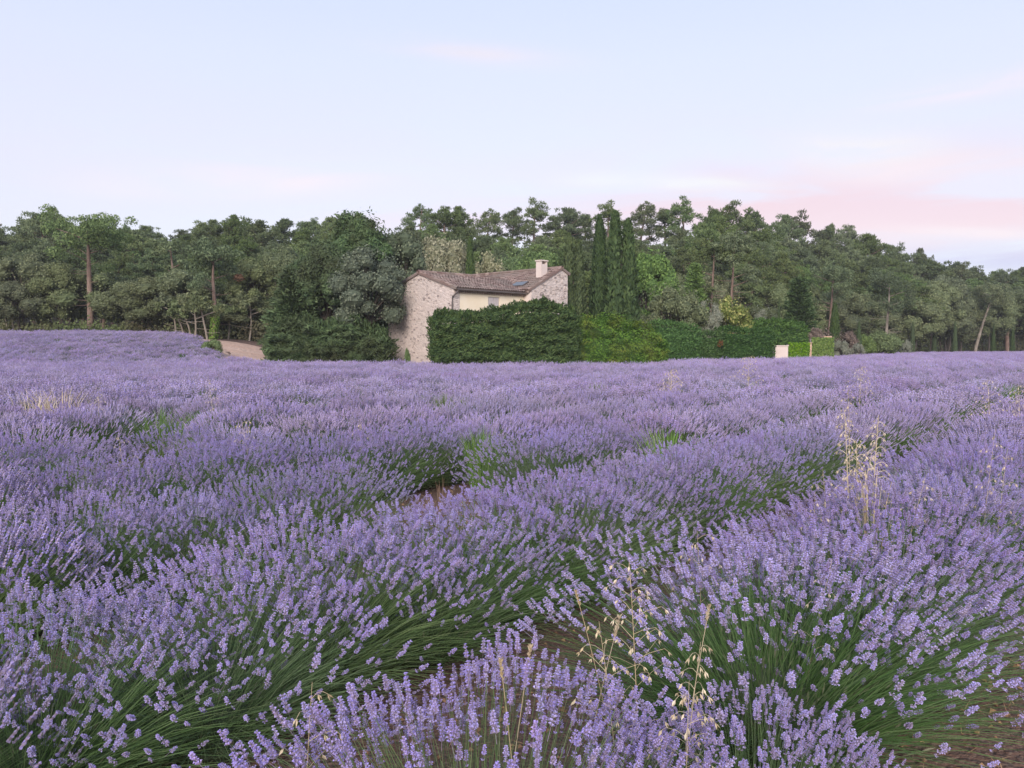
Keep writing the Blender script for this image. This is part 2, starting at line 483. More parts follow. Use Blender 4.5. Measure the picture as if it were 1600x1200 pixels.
# ------------------------------------------------------------------ house
M_WALL, t_, bs_ = new_mat('rubble_stone_wall')
tcn = t_.nodes.new('ShaderNodeTexCoord')
vo = t_.nodes.new('ShaderNodeTexVoronoi'); vo.inputs['Scale'].default_value = 4.2; vo.inputs['Randomness'].default_value = 1
vo2 = t_.nodes.new('ShaderNodeTexVoronoi'); vo2.feature = 'DISTANCE_TO_EDGE'; vo2.inputs['Scale'].default_value = 4.2
mp = t_.nodes.new('ShaderNodeMapping'); mp.inputs['Scale'].default_value = (1, 1, 1.5)
t_.links.new(tcn.outputs['Object'], mp.inputs[0]); t_.links.new(mp.outputs[0], vo.inputs['Vector']); t_.links.new(mp.outputs[0], vo2.inputs['Vector'])
sx = t_.nodes.new('ShaderNodeSeparateColor'); t_.links.new(vo.outputs['Color'], sx.inputs[0])
rp = t_.nodes.new('ShaderNodeValToRGB'); t_.links.new(sx.outputs[0], rp.inputs[0])
els = rp.color_ramp.elements
els[0].position = 0; els[0].color = (0.44, 0.385, 0.36, 1); els[1].position = 1; els[1].color = (0.68, 0.59, 0.54, 1)
for p_, c2 in ((0.15, (0.55, 0.47, 0.43)), (0.45, (0.64, 0.56, 0.51)), (0.7, (0.58, 0.52, 0.49))):
    e = els.new(p_); e.color = (*c2, 1)
mr = t_.nodes.new('ShaderNodeMapRange'); t_.links.new(vo2.outputs['Distance'], mr.inputs[0])
mr.inputs['From Min'].default_value = 0.05; mr.inputs['From Max'].default_value = 0.14
c_ = mix_rgb(t_, mr.outputs[0], (0.68, 0.59, 0.54), rp.outputs[0])
c_ = mix_rgb(t_, noise_fac(t_, 0.8, 4), c_, mix_rgb(t_, 0.35, c_, (0.60, 0.53, 0.48)))
t_.links.new(c_, bs_.inputs['Base Color']); bs_.inputs['Roughness'].default_value = 0.95
bump(t_, bs_, mr.outputs[0], 0.7, 0.05)
M_PLASTER = simple_mat('ochre_render', (0.82, 0.72, 0.54), (0.87, 0.78, 0.62), 1.2, 0.9, 0.3, 0.01)
M_STONE_D = leaf_mat('wall_stones', [(0.25, 0.213, 0.206), (0.413, 0.356, 0.331), (0.625, 0.55, 0.5)], hue=0.01, val=0.0, transl=0)
M_TILE = leaf_mat('canal_tiles', [(0.175, 0.122, 0.108), (0.285, 0.206, 0.178), (0.386, 0.304, 0.265)], hue=0.0, val=0.0, transl=0, rough=0.9, patch=(0.23, 0.19, 0.165), patch_scale=0.9)
M_SHUT = simple_mat('mauve_grey_shutter', (0.50, 0.46, 0.46), (0.56, 0.52, 0.52), 2, 0.6, 0.1)
M_DARK = simple_mat('dark_zinc', (0.09, 0.075, 0.07), (0.14, 0.12, 0.11), 3, 0.5, 0.1)
M_GLASS, t_, bs_ = new_mat('skylight_glass')
bs_.inputs['Base Color'].default_value = (0.13, 0.15, 0.17, 1); bs_.inputs['Roughness'].default_value = 0.4
M_PINKPLASTER = simple_mat('pink_render', (0.62, 0.53, 0.48), (0.70, 0.61, 0.56), 1.5, 0.9, 0.3, 0.01)

HO = np.array([-6.03, 54.0, 0.0]); HU = np.array([.707, .707, 0]); HV = np.array([.707, -.707, 0]); HZ = np.array([0, 0, 1.0])


def hp(u, v, z): return HO + HU * u + HV * v + HZ * z


house = thing('stone_house', 'old rubble stone farmhouse with sagging clay tile roofs half hidden behind hedges', 'house', (0, 0, 0))
HW = 3.4
RZ, EZ = 6.34, 5.26           # ridge and eave heights of the gabled wing
# walls of the gabled wing
wm = MB()
g = [hp(0, -HW, -.3), hp(0, HW, -.3), hp(0, HW, EZ), hp(0, 0, RZ), hp(0, -HW, EZ)]
th = 0.5
g2 = [p + HU * th for p in g]
wm.add([g[0], g[1], g[2], g[4]], [(0, 1, 2, 3)]); wm.add([g[4], g[2], g[3]], [(0, 1, 2)])
wm.add([g2[0], g2[1], g2[2], g2[4]], [(3, 2, 1, 0)]); wm.add([g2[4], g2[2], g2[3]], [(2, 1, 0)])
wm.add([g[1], g2[1], g2[2], g[2]], [(0, 1, 2, 3)]); wm.add([g[0], g[4], g2[4], g2[0]], [(0, 1, 2, 3)])
wm.add([hp(.5, -HW, -.3), hp(.5, -HW, EZ), hp(9, -HW, EZ), hp(9, -HW, -.3)], [(0, 1, 2, 3)])
link('gable_wall', wm.mesh('gable_wall', M_WALL), house)
# proud rubble stones on the gable
sm = MB()
srng = random.Random(5)
for k in range(330):
    v = srng.uniform(-HW + .12, HW - .12); z = srng.uniform(0.3, RZ - .15)
    if z > EZ + (RZ - EZ) * (1 - abs(v) / HW) - .12: continue
    s = srng.uniform(.045, .11)
    rot = np.stack([HU, HV, HZ], 1)
    box(sm, hp(-.012, v, z), (.07, s * 1.5, s * .8), rot, srng.random() ** .8)
st = link('rubble_stones', sm.mesh('rubble_stones', M_STONE_D), house, kind='stuff')
fm = MB()
FX0, FX1 = th + .003, 6.33
WU0, WU1, WZ0, WZ1 = 2.95, 4.0, 3.7, 4.86
for (a, b, z0, z1) in ((FX0, WU0, -.3, EZ), (WU1, FX1, -.3, EZ), (WU0, WU1, -.3, WZ0), (WU0, WU1, WZ1, EZ)):
    fm.add([hp(a, HW, z0), hp(b, HW, z0), hp(b, HW, z1), hp(a, HW, z1)], [(0, 1, 2, 3)])
for (p0, p1) in (((WU0, WZ0), (WU1, WZ0)), ((WU1, WZ0), (WU1, WZ1)), ((WU1, WZ1), (WU0, WZ1)), ((WU0, WZ1), (WU0, WZ0))):
    fm.add([hp(p0[0], HW, p0[1]), hp(p1[0], HW, p1[1]), hp(p1[0], HW - .2, p1[1]), hp(p0[0], HW - .2, p0[1])], [(0, 1, 2, 3)])
link('rendered_wall', fm.mesh('rendered_wall', M_PLASTER), house)
wn = MB(); box(wn, hp((WU0 + WU1) / 2, HW - .15, (WZ0 + WZ1) / 2), (WU1 - WU0 - .01, .05, WZ1 - WZ0 - .01), np.stack([HU, HV, HZ], 1))
win = link('window', wn.mesh('window', M_PLASTER), house)
for k in range(2):
    shm = MB()
    c = WU0 + .27 + k * .51
    box(shm, hp(c, HW - .09, (WZ0 + WZ1) / 2), (.49, .04, WZ1 - WZ0 - .05), np.stack([HU, HV, HZ], 1))
    for q in range(6):
        box(shm, hp(c, HW - .063, WZ0 + .12 + q * .17), (.40, .018, .13), np.stack([HU, HV, HZ], 1))
    link('shutter', shm.mesh('shutter', M_SHUT), win)
# gabled wing of the right building: wall parallel to the rendered facade, asymmetric roof
RU0, RU1, RAP, RV = 6.33, 10.0, 9.35, 4.05
RRZ, RE0, RE1 = 6.98, 5.46, 6.68
wm = MB()
a = [hp(RU0, RV, -.3), hp(RU1, RV, -.3), hp(RU1, RV, RE1), hp(RAP, RV, RRZ), hp(RU0, RV, RE0)]
wm.add([a[0], a[1], a[2], a[4]], [(0, 1, 2, 3)]); wm.add([a[4], a[2], a[3]], [(0, 1, 2)])
b = [p - HV * .5 for p in a]
wm.add([a[0], a[4], b[4], b[0]], [(0, 1, 2, 3)]); wm.add([a[1], b[1], b[2], a[2]], [(0, 1, 2, 3)])
b = [p - HV * 13 for p in a]
wm.add([a[1] - HV * .5, b[1], b[2], a[2] - HV * .5], [(0, 1, 2, 3)])
wm.add([b[0], b[1], b[2], b[4]], [(3, 2, 1, 0)]); wm.add([b[4], b[2], b[3]], [(2, 1, 0)])
link('gable_wall', wm.mesh('end_wall', M_WALL), house)
sm = MB()
for k in range(170):
    u = srng.uniform(RU0 + .1, RU1 - .1); z = srng.uniform(2.5, RRZ - .2)
    zt = RE0 + (RRZ - RE0) * (u - RU0) / (RAP - RU0) if u < RAP else RRZ - .4 * (u - RAP)
    if z > zt - .12: continue
    s = srng.uniform(.06, .14)
    box(sm, hp(u, RV + .012, z), (s * 1.5, .07, s * .8), np.stack([HU, HV, HZ], 1), srng.random() ** .8)
link('rubble_stones', sm.mesh('end_stones', M_STONE_D), house, kind='stuff')
# quoin strip between both facades
qm = MB(); box(qm, hp(RU0 - .02, RV - .33, 2.55), (.12, .62, 5.5), np.stack([HU, HV, HZ], 1)); link('quoin', qm.mesh('quoin', M_PINKPLASTER), house)


def tiled_roof(name, e0, e1, r0, r1, sag=0.0):
    """canal tiles laid in columns between the eave line e0-e1 and the ridge line r0-r1, over a thin deck"""
    mb = MB()
    e0, e1, r0, r1 = map(np.asarray, (e0, e1, r0, r1))
    W = np.linalg.norm(e1 - e0); nc = int(W / 0.21)
    nrm = unit(np.cross(e1 - e0, r0 - e0)[None])[0]
    if nrm[2] < 0: nrm = -nrm
    def P(s, t):
        p = (e0 * (1 - s) + e1 * s) * (1 - t) + (r0 * (1 - s) + r1 * s) * t
        return p - HZ * sag * 4 * s * (1 - s) * (0.3 + .7 * t)
    dk = [P(0, 0), P(.5, 0), P(1, 0), P(1, 1), P(.5, 1), P(0, 1)]
    top = [p + nrm * .02 for p in dk]; bot = [p - nrm * .10 for p in dk]
    mb.add(top + bot, [(0, 1, 4, 5), (1, 2, 3, 4), (11, 10, 7, 6), (10, 9, 8, 7), (0, 6, 7, 1), (1, 7, 8, 2), (2, 8, 9, 3), (3, 9, 10, 4), (4, 10, 11, 5), (5, 11, 6, 0)], 0.15)
    ang = np.linspace(0, math.pi, 5)
    nr = max(2, int(np.linalg.norm(r0 - e0) / 0.36))
    for c in range(nc):
        for r in range(nr):
            s = (c + .5) / nc; t0, t1 = r / nr - (.05 / nr if r else 0.02), (r + 1) / nr + .08 / nr
            p0, p1 = P(s, t0), P(s, min(1, t1))
            side = unit((P(min(1, s + .01), t0) - P(s, t0))[None])[0]
            r_a, r_b = .098, .078
            jx = rng.normal(0, .008); lift = .03 + rng.normal(0, .006)
            A = [p0 + side * (math.cos(q) * r_a + jx) + nrm * (math.sin(q) * r_a + lift + .012) for q in ang]
            B = [p1 + side * (math.cos(q) * r_b + jx) + nrm * (math.sin(q) * r_b + lift - .01) for q in ang]
            mb.add(A + B, [(i, i + 1, i + 6, i + 5) for i in range(4)], float(rng.random()))
    return mb


def roof(*a, **k):
    mb = tiled_roof('roof', *a, **k)
    return link('roof_tiles', mb.mesh('roof_tiles', M_TILE), roofobj, kind='stuff')


ov = 0.32
sl = (RZ - EZ) / HW
rdm = MB()
for s_ in (-1, 1):   # thin eave board under each slope
    box(rdm, hp(3.2, s_ * (HW + .05), EZ - .04 + .0), (6.2 if s_ > 0 else 9, .18, .08), np.stack([HU, HV, HZ], 1))
roofobj = link('roof', rdm.mesh('roof', M_DARK), house)
roof(hp(-.12, HW + ov, EZ - sl * ov + .1), hp(RU0 - .05, HW + ov, EZ - sl * ov + .1), hp(-.12, 0, RZ + .1), hp(RU0 + 1.6, 0, RZ + .1), sag=.05)
roof(hp(-.12, -HW - ov, EZ - sl * ov + .1), hp(9, -HW - ov, EZ - sl * ov + .1), hp(-.12, 0, RZ + .1), hp(9, 0, RZ + .1), sag=.05)
s2 = (RRZ - RE0) / (RAP - RU0)
roof(hp(RU0 - .28, RV + .08, RE0 - s2 * .28 + .1), hp(RU0 - .28, -9, RE0 - s2 * .28 + .1), hp(RAP, RV + .08, RRZ + .1), hp(RAP, -9, RRZ + .1), sag=.08)
roof(hp(RU1 + .2, RV + .08, RE1 - .1 + .1), hp(RU1 + .2, -9, RE1), hp(RAP, RV + .08, RRZ + .1), hp(RAP, -9, RRZ + .1), sag=.08)
# ridge tiles
for (p0, p1) in ((hp(-.15, 0, RZ + .16), hp(RU0 + 1.3, 0, RZ + .16)), (hp(RAP, RV + .1, RRZ + .15), hp(RAP, -9, RRZ + .15))):
    mb = MB(); n = int(np.linalg.norm(p1 - p0) / .38)
    for i in range(n):
        a_, b_ = p0 + (p1 - p0) * i / n, p0 + (p1 - p0) * (i + 1.1) / n
        tube(mb, [a_, b_], [.12, .10], 7, float(rng.random()))
    link('ridge_tiles', mb.mesh('ridge_tiles', M_TILE), roofobj, kind='stuff')
# double row of eave tiles (genoise) under the roof edge
mb = MB()
for row in range(2):
    for i in range(29):
        u = .2 + i * .21 + row * .1
        p = hp(u, HW + .0, EZ - .10 - row * .09)
        tube(mb, [p, p + HV * (.26 - row * .1)], [.075, .085], 6, float(rng.random()))
for i in range(6):
    p = hp(RU0 + .05, RV - .1 - i * .2, RE0 - .16); tube(mb, [p, p - HU * .3], [.075, .085], 6, float(rng.random()))
link('eave_tiles', mb.mesh('eave_tiles', M_TILE), roofobj, kind='stuff')
# skylight in the low corner of the right slope
km = MB()
uk, vk = RU0 + .42, 2.5; zk = RE0 + s2 * .42 + .25
Rk = np.stack([unit((HU + HZ * s2)[None])[0], HV, unit((HZ - HU * s2)[None])[0]], 1)
box(km, hp(uk, vk, zk), (.7, 1.2, .05), Rk)
sk = link('skylight', km.mesh('skylight', M_DARK), roofobj)
km = MB(); box(km, hp(uk, vk, zk) + Rk[:, 2] * .035, (.62, 1.1, .02), Rk); link('pane', km.mesh('pane', M_GLASS), sk)
# chimney
cu, cv = RU0 + 1.75, 3.35
cm = MB(); RH = np.stack([HU, HV, HZ], 1)
box(cm, hp(cu, cv, 6.55), (.62, .5, 1.5), RH)
for du in (-.26, .26):
    box(cm, hp(cu + du, cv, 7.40), (.09, .49, .2), RH)
box(cm, hp(cu, cv - .23, 7.40), (.42, .08, .2), RH)
ch = link('chimney', cm.mesh('chimney', M_PINKPLASTER), roofobj)
cm = MB(); box(cm, hp(cu, cv, 7.54), (.74, .6, .08), RH); link('chimney_cap', cm.mesh('chimney_cap', M_PINKPLASTER), ch)
# gutter and downpipe
gm_ = MB()
gz = EZ - sl * ov + .02
tube(gm_, [hp(-.05, HW + ov + .05, gz), hp(RU0 - .1, HW + ov + .05, gz)], [.055, .055], 8)
gu = link('gutter', gm_.mesh('gutter', M_DARK), house)
gm_ = MB()
tube(gm_, [hp(.05, HW + ov + .05, gz - .05), hp(-.03, HW + ov - .05, gz - .25), hp(-.1, HW + .0, gz - .45), hp(-.1, HW - .02, gz - .8), hp(-.1, HW - .02, .0)], [.055] * 5, 8)
link('downpipe', gm_.mesh('downpipe', M_DARK), house)

# ------------------------------------------------------------------ trees
def pine_variant(seed, gappy=False, flat=False):
    global rng
    keep = rng; rng = np.random.default_rng(seed)
    tr, cr = MB(), MB()
    lean = rng.uniform(-.9, .9, 2); H = 9.1
    tt = np.linspace(0, 1, 9)
    path = np.stack([lean[0] * tt ** 1.6 + .18 * np.sin(tt * 5 + seed), lean[1] * tt ** 1.6 + .15 * np.cos(tt * 4 + seed), tt * H], 1)
    tube(tr, path, .17 * (1 - tt) ** .8 + .035, 7)
    def on(t):
        return np.array([np.interp(t, tt, path[:, k]) for k in range(3)])
    n = 13 if gappy else 24
    t0 = .60 if gappy else .44
    puffs = []
    for i in range(n):
        t = t0 + (1 - t0) * ((i + rng.random()) / n) ** .9
        azi = i * 2.4 + rng.uniform(-.5, .5)
        prof = math.sin(math.pi * min(1, (t - t0 + .12) / (1.08 - t0))) ** .6
        Lb = (2.3 if not gappy else 1.9) * prof * rng.uniform(.55, 1.1)
        if flat and t > .8: Lb *= 1.3
        b = on(t); e = b + np.array([math.cos(azi) * Lb, math.sin(azi) * Lb, Lb * rng.uniform(.05, .45)])
        mid = (b + e) / 2 + np.array([0, 0, -.1])
        tube(tr, [b, mid, e], [.05, .035, .015], 4, cap=False)
        puffs.append((e, rng.uniform(.5, .85)))
        if Lb > 1.3: puffs.append((b + (e - b) * .55 + rng.normal(0, .2, 3), rng.uniform(.4, .65)))
    puffs.append((on(1) + [0, 0, .15], .65)); puffs.append((on(.95) + [.35, 0, 0], .6)); puffs.append((on(.92) + [-.4, .2, 0], .6))
    if not gappy:
        for i in range(6):
            puffs.append((on(rng.uniform(t0, .95)) + rng.normal(0, .5, 3), rng.uniform(.5, .8)))
    for c, r in puffs:
        k = 4 if gappy else 6
        subs = [(c + rng.normal(0, .62, 3) * r * [1, 1, .5], r * rng.uniform(.28, .62)) for _ in range(k)]
        for sc_, sr in subs:
            m = int(150 * (sr / .45) ** 2)
            d = sph(m, .35); p = sc_ + d * sr * rng.uniform(.45, 1.3, (m, 1)) * [1, 1, .72]
            leaves(cr, p, d + [0, 0, .3], .075, .22, .5, tip=d + [0, 0, .5])
    # dead lower branches
    for i in range(7):
        t = rng.uniform(.25, t0 + .05); azi = rng.uniform(0, 6.28); Lb = rng.uniform(.6, 1.7); b = on(t)
        e = b + np.array([math.cos(azi) * Lb, math.sin(azi) * Lb, rng.uniform(-.2, .35)])
        tube(tr, [b, (b + e) / 2 + [0, 0, .08], e], [.03, .02, .008], 3, cap=False)
    res = [('trunk', tr.mesh('pine_trunk', M_BARK, True)), ('crown', cr.mesh('pine_crown', M_PINE))]
    rng = keep
    return res


def lobed_variant(seed, mat, bark, rx=3.2, H=8.0, nl=34, lr=(.75, 1.3), leaf=(.125, .155), base=.12, dens=250, trunks=1, top=1.0, name='oak'):
    global rng
    keep = rng; rng = np.random.default_rng(seed)
    tr, cr = MB(), MB()
    for k in range(trunks):
        a = rng.uniform(0, 6.28); q = 0 if trunks == 1 else .3
        b = np.array([math.cos(a) * q, math.sin(a) * q, 0]); e = b * 3 + [rng.uniform(-.5, .5), rng.uniform(-.5, .5), H * .62]
        tt = np.linspace(0, 1, 5)[:, None]
        tube(tr, b + (e - b) * tt + .12 * np.sin(tt * 6 + seed), np.linspace(.2, .07, 5) / (1 if trunks == 1 else 1.7), 6)
    cz = H * (.5 + base / 2); rz = H * (1 - base) / 2
    for i in range(nl):
        d = sph(1, .25)[0]
        if d[2] < -.6: d[2] *= .5
        u = rng.uniform(.55, .82)
        r = rng.uniform(*lr)
        c = np.array([d[0] * rx * u, d[1] * rx * u, cz + d[2] * (rz - r * .7) * rng.uniform(.85, 1.02) * top])
        tube(tr, [np.array([0, 0, H * .38]), (c + [0, 0, H * .4]) / 2 * [.8, .8, 1], c], [.07, .045, .015], 3, cap=False)
        blob(cr, c, r * np.array([.72, .72, .6]), .25)
        subs = [(c + sph(1, .2)[0] * r * .5, r * rng.uniform(.4, .6)) for _ in range(5)] + [(c, r * .85)]
        for sc_, sr in subs:
            m = int(dens * sr * sr)
            dd = sph(m, .25); p = sc_ + dd * sr * rng.uniform(.8, 1.12, (m, 1)) * [1, 1, .85]
            leaves(cr, p, dd, leaf[0], leaf[1], .45)
    # loose outer sprigs
    m = int(nl * 14); d = sph(m, .3); p = np.array([0, 0, cz]) + d * [rx, rx, rz * top] * rng.uniform(.85, 1.04, (m, 1))
    leaves(cr, p, d, leaf[0], leaf[1], .6)
    res = [('trunk', tr.mesh(name + '_trunk', bark, True)), ('crown', cr.mesh(name + '_crown', mat))]
    rng = keep
    return res


def column_variant(seed, H=10, r=.75, mat=None, tips=1, leafw=.09, leafl=.34, n=5200, skirt=.03, fat=.8):
    """italian cypress: flame shaped column of upright plumes"""
    global rng
    keep = rng; rng = np.random.default_rng(seed)
    mat = mat or M_CYP
    tr, cr = MB(), MB()
    tube(tr, [(0, 0, 0), (0, 0, H * .5), (0, 0, H * .8)], [.12 * r / .75, .08, .03], 6)
    offs = [np.array([0, 0, 0])] if tips == 1 else [np.array([-.33 * r, 0, 0]), np.array([.36 * r, .1, -.45])]
    for o_ in offs:
        hh = H + (o_[2]); rr = r * (1 if tips == 1 else .74)
        prof = lambda t: np.minimum(1, (t / .10 + .35)) * np.clip(1 - t, 0, 1) ** (.62 * fat) * (1 - .15 * t)
        m = n // len(offs)
        t = rng.random(m) ** .85 * (1 - skirt) + skirt; a = rng.random(m) * 2 * np.pi
        groove = 1 + .13 * np.sin(a * 7 + seed + 1.6 * np.sin(t * 9)) + .08 * np.sin(a * 3 + t * 25)
        rad = rr * prof(t) * groove * rng.uniform(.82, 1.06, m) + .02
        p = np.stack([np.cos(a) * rad + o_[0], np.sin(a) * rad + o_[1], t * hh], 1)
        d = np.stack([np.cos(a), np.sin(a), np.full(m, .15)], 1)
        leaves(cr, p, d, leafw, leafl, .35, tip=np.stack([np.cos(a) * .25, np.sin(a) * .25, np.ones(m)], 1))
        for k in range(9):   # closed inside
            tk = skirt + (1 - skirt) * k / 9.5
            q = float(prof(np.array(tk + .03))) * rr * .78
            blob(cr, (o_[0], o_[1], (tk + .045) * hh), (q, q, hh * .085), .2, 8, 5, .05)
    res = [('trunk', tr.mesh('cypress_trunk', M_BARKDARK, True)), ('foliage', cr.mesh('cypress_foliage', mat))]
    rng = keep
    return res


def conifer_variant(seed, H=11, r=3.2, mat=None, n=120, per=150, droop=.25, start=.03, name='conifer', irregular=.25):
    """big leyland type: layered sweeping plumes"""
    global rng
    keep = rng; rng = np.random.default_rng(seed)
    mat = mat or M_LEY
    tr, cr = MB(), MB()
    tube(tr, [(0, 0, 0), (0, 0, H * .5), (.1, 0, H * .93)], [.28, .16, .03], 7)
    for i in range(n):
        t = start + (1 - start) * (i + rng.random()) / n
        a = i * 2.4 + rng.normal(0, .3)
        R_ = r * (1 - t) ** .62 * rng.uniform(1 - irregular, 1.08) + .15
        tip = np.array([math.cos(a) * R_, math.sin(a) * R_, t * H + R_ * .16])
        base = np.array([0, 0, t * H - .1])
        tube(tr, [base, tip], [.04, .01], 3, cap=False)
        m = per
        s = rng.random(m) ** .6 * .75 + .3
        cen_ = base + (tip - base) * s[:, None]
        wd = .42 * (1.15 - s * .6)
        off = rng.normal(0, 1, (m, 3)) * wd[:, None] * [1, 1, .45]
        p = cen_ + off
        d = np.stack([np.full(m, math.cos(a)) * .5, np.full(m, math.sin(a)) * .5, np.full(m, .7)], 1) + unit(off) * .6
        leaves(cr, p, d, .12, .32, .35, tip=np.tile(np.array([math.cos(a), math.sin(a), .25]), (m, 1)))
    for k in range(7):
        t = .02 + k / 8; q = r * (1 - t) ** .62 * .62
        blob(cr, (0, 0, t * H + .5), (q * .7, q * .7, H * .09), .2, 10, 5, .15)
    res = [('trunk', tr.mesh(name + '_trunk', M_BARKDARK, True)), ('foliage', cr.mesh(name + '_foliage', mat))]
    rng = keep
    return res


PINES = [pine_variant(s) for s in (11, 12, 13, 14, 15)] + [pine_variant(16, flat=True), pine_variant(17, flat=True)]
GAPPY = [pine_variant(s, gappy=True) for s in (21, 22, 23)]
OAKS = [lobed_variant(s, M_OAK, M_BARKDARK, rx=3.3, H=8, trunks=2, base=b_) for s, b_ in ((31, .02), (32, .05), (33, .2), (34, .03))]


def plant(name, variant, label, cat, px, ytop, Y, group=None, width=None, H0=10.0, rot=None, r0=None, ground=None, sink=.1):
    x = (px - 800) / FOC * Y
    z0 = terrain(x, Y) if ground is None else ground
    ztop = at(px, ytop, Y).z
    h = max(.5, ztop - z0 + sink)
    s = h / H0
    w = s if width is None else (width / FOC * Y) / (2 * r0)
    t = thing(name, label, cat, (x, Y, z0 - sink), rng.uniform(0, 6.28) if rot is None else rot, group, (w, w, s))
    for pn, me in variant:
        link(pn, me, t)
    return t


# skyline as seen in the photograph: pixel column -> pixel row of the tree tops
SKY = [(-300, 345), (-100, 340), (0, 336), (40, 330), (85, 322), (130, 327), (160, 333), (200, 334), (240, 338), (290, 343), (350, 332), (370, 326), (430, 333), (500, 333),
       (560, 332), (600, 328), (640, 322), (660, 313), (700, 314), (760, 318), (830, 310), (855, 322), (900, 326), (940, 318), (1000, 313), (1050, 322), (1080, 311),
       (1130, 312), (1180, 322), (1210, 330), (1250, 336), (1300, 342), (1345, 350), (1360, 372), (1400, 380), (1450, 392), (1475, 412), (1500, 402), (1540, 415), (1600, 412), (1700, 412), (1900, 415)]


def front_y(px):
    return lerp_tab([(-400, 82), (0, 82), (300, 80), (420, 78), (600, 76), (900, 84), (1100, 84), (1200, 96), (1300, 116), (1450, 132), (1600, 148), (1900, 160)], px)


# skyline pines, one by one
sky_px = [(-60, 337), (-10, 336), (40, 332), (82, 320), (112, 330), (150, 326), (192, 336), (236, 338), (286, 342), (325, 341), (362, 325), (402, 333), (446, 334), (488, 334), (524, 331),
          (656, 313), (692, 313), (716, 318), (758, 322), (798, 318), (835, 308), (880, 322), (912, 330), (944, 318), (998, 311), (1036, 322), (1074, 311), (1104, 316), (1132, 312),
          (1158, 322), (1188, 318), (1222, 332), (1252, 331), (1290, 342), (1318, 347), (1342, 356), (1376, 378), (1402, 376), (1430, 386), (1458, 400), (1494, 398), (1520, 412), (1552, 412), (1580, 414), (1606, 408), (1650, 412), (1700, 414)]
ordn = ['first', 'second', 'third', 'fourth', 'fifth', 'sixth', 'seventh', 'eighth', 'ninth', 'tenth', 'eleventh', 'twelfth', 'thirteenth', 'fourteenth', 'fifteenth', 'sixteenth',
        'seventeenth', 'eighteenth', 'nineteenth', 'twentieth'] + [t_ + u_ for t_ in ('twenty-', 'thirty-', 'forty-', 'fifty-') for u_ in ('first', 'second', 'third', 'fourth', 'fifth', 'sixth', 'seventh', 'eighth', 'ninth')]
cl = cr_ = cm_ = 0
for i, (px, yt) in enumerate(sky_px):
    gappy = (640 < px < 1350 and i % 2 == 0) or 740 < px < 860 or 925 < px < 1070 or px in (362, 656, 692, 1494, 1552, 1606)
    if px < 600:
        cl += 1; lab = f'skyline pine, {ordn[cl - 1]} from the west edge towards the tall dark conifer'
    elif px < 925:
        cm_ += 1; lab = f'skyline pine above the house roof, {ordn[cm_ - 1]} from the dark conifer towards the tall cypresses'
    else:
        cr_ += 1; lab = f'skyline pine beyond the tall cypresses, {ordn[cr_ - 1]} along the ridge counted from them'
    Y = front_y(px) + rng.uniform(42, 52) * (1 if px < 1340 else .6)
    V_ = GAPPY[i % 3] if gappy else PINES[i % 7]
    plant('pine_tree', V_, lab, 'pine tree', px, yt + (7 if px < 600 else 0 if px < 1340 else 2) + rng.uniform(-6, 5), Y, 'pines along the skyline', width=None if gappy else rng.uniform(44, 76), r0=2.3)

def lerp_mark(px):
    for lim, m in ((60, "at the field's west corner"), (190, 'by the bare limbed big pine'), (300, 'behind the slim oak stems'), (400, 'behind the sandy track'),
                   (480, 'behind the low conifer'), (640, 'behind the tallest conifer'), (700, 'behind the house gable'), (790, 'behind the sagging roof ridge'), (870, 'behind the chimney'),
                   (930, 'behind the twin tipped cypress'), (1000, 'behind the tall cypress group'), (1070, 'behind the brownish oak'), (1120, 'behind the silver olive'), (1190, 'behind the yellow green shrub'),
                   (1270, 'behind the raised back hedge'), (1330, 'behind the small pointed cypress'), (1410, 'behind the round green bush'), (1475, 'behind the first young cypresses'),
                   (1530, 'behind the middle young cypress'), (1600, 'behind the last young cypresses')):
        if px < lim: return m
    return "at the photo's east edge"


# body of the wood, row behind row
k = 0
for layer, (dy, drop) in enumerate(((34, 14), (24, 30), (14, 55), (4, 85))):
    px = -220 + layer * 13
    while px < 1820:
        yt = lerp_tab(SKY, px) + drop + rng.uniform(-9, 12)
        if 640 < px < 1340: yt += 9
        if layer < 2 and (740 < px < 860 or 925 < px < 1090): yt += (26, 12)[layer]
        step = rng.uniform(40, 58)
        Y = front_y(px) + dy + rng.uniform(-3, 3)
        hide = 430 < px < 640 and layer == 3
        if px > 1340: yt -= drop * .45
        if not hide:
            zone = 'left' if px < 640 else 'mid' if px < 960 else 'right'
            lab = {'left': 'pine with clumped grey green crown in the wood west of the dark conifer',
                   'mid': 'pine with clumped grey green crown in the wood behind the stone house',
                   'right': 'pine with clumped grey green crown in the wood east of the tall cypresses'}[zone]
            mark = lerp_mark(px); rank = ('rearmost', 'third', 'second', 'front')[layer]
            lab = f'grey green pine in the {rank} rank of the wood, {mark}'
            grp = 'pines of the wood'
            v = PINES[int(rng.integers(7))]
            oakish = (layer == 3 and rng.random() < .45)
            if oakish:
                lab = lab.replace('grey green pine', 'rounded dull green oak'); grp = grp.replace('pines', 'oaks')
                plant('oak_tree', OAKS[int(rng.integers(4))], lab, 'oak tree', px, yt + 18, Y, grp, H0=8.0, width=rng.uniform(80, 105), r0=3.3)
            else:
                plant('pine_tree', v, lab, 'pine tree', px, yt, Y, grp, width=rng.uniform(60, 88), r0=2.3)
        px += step

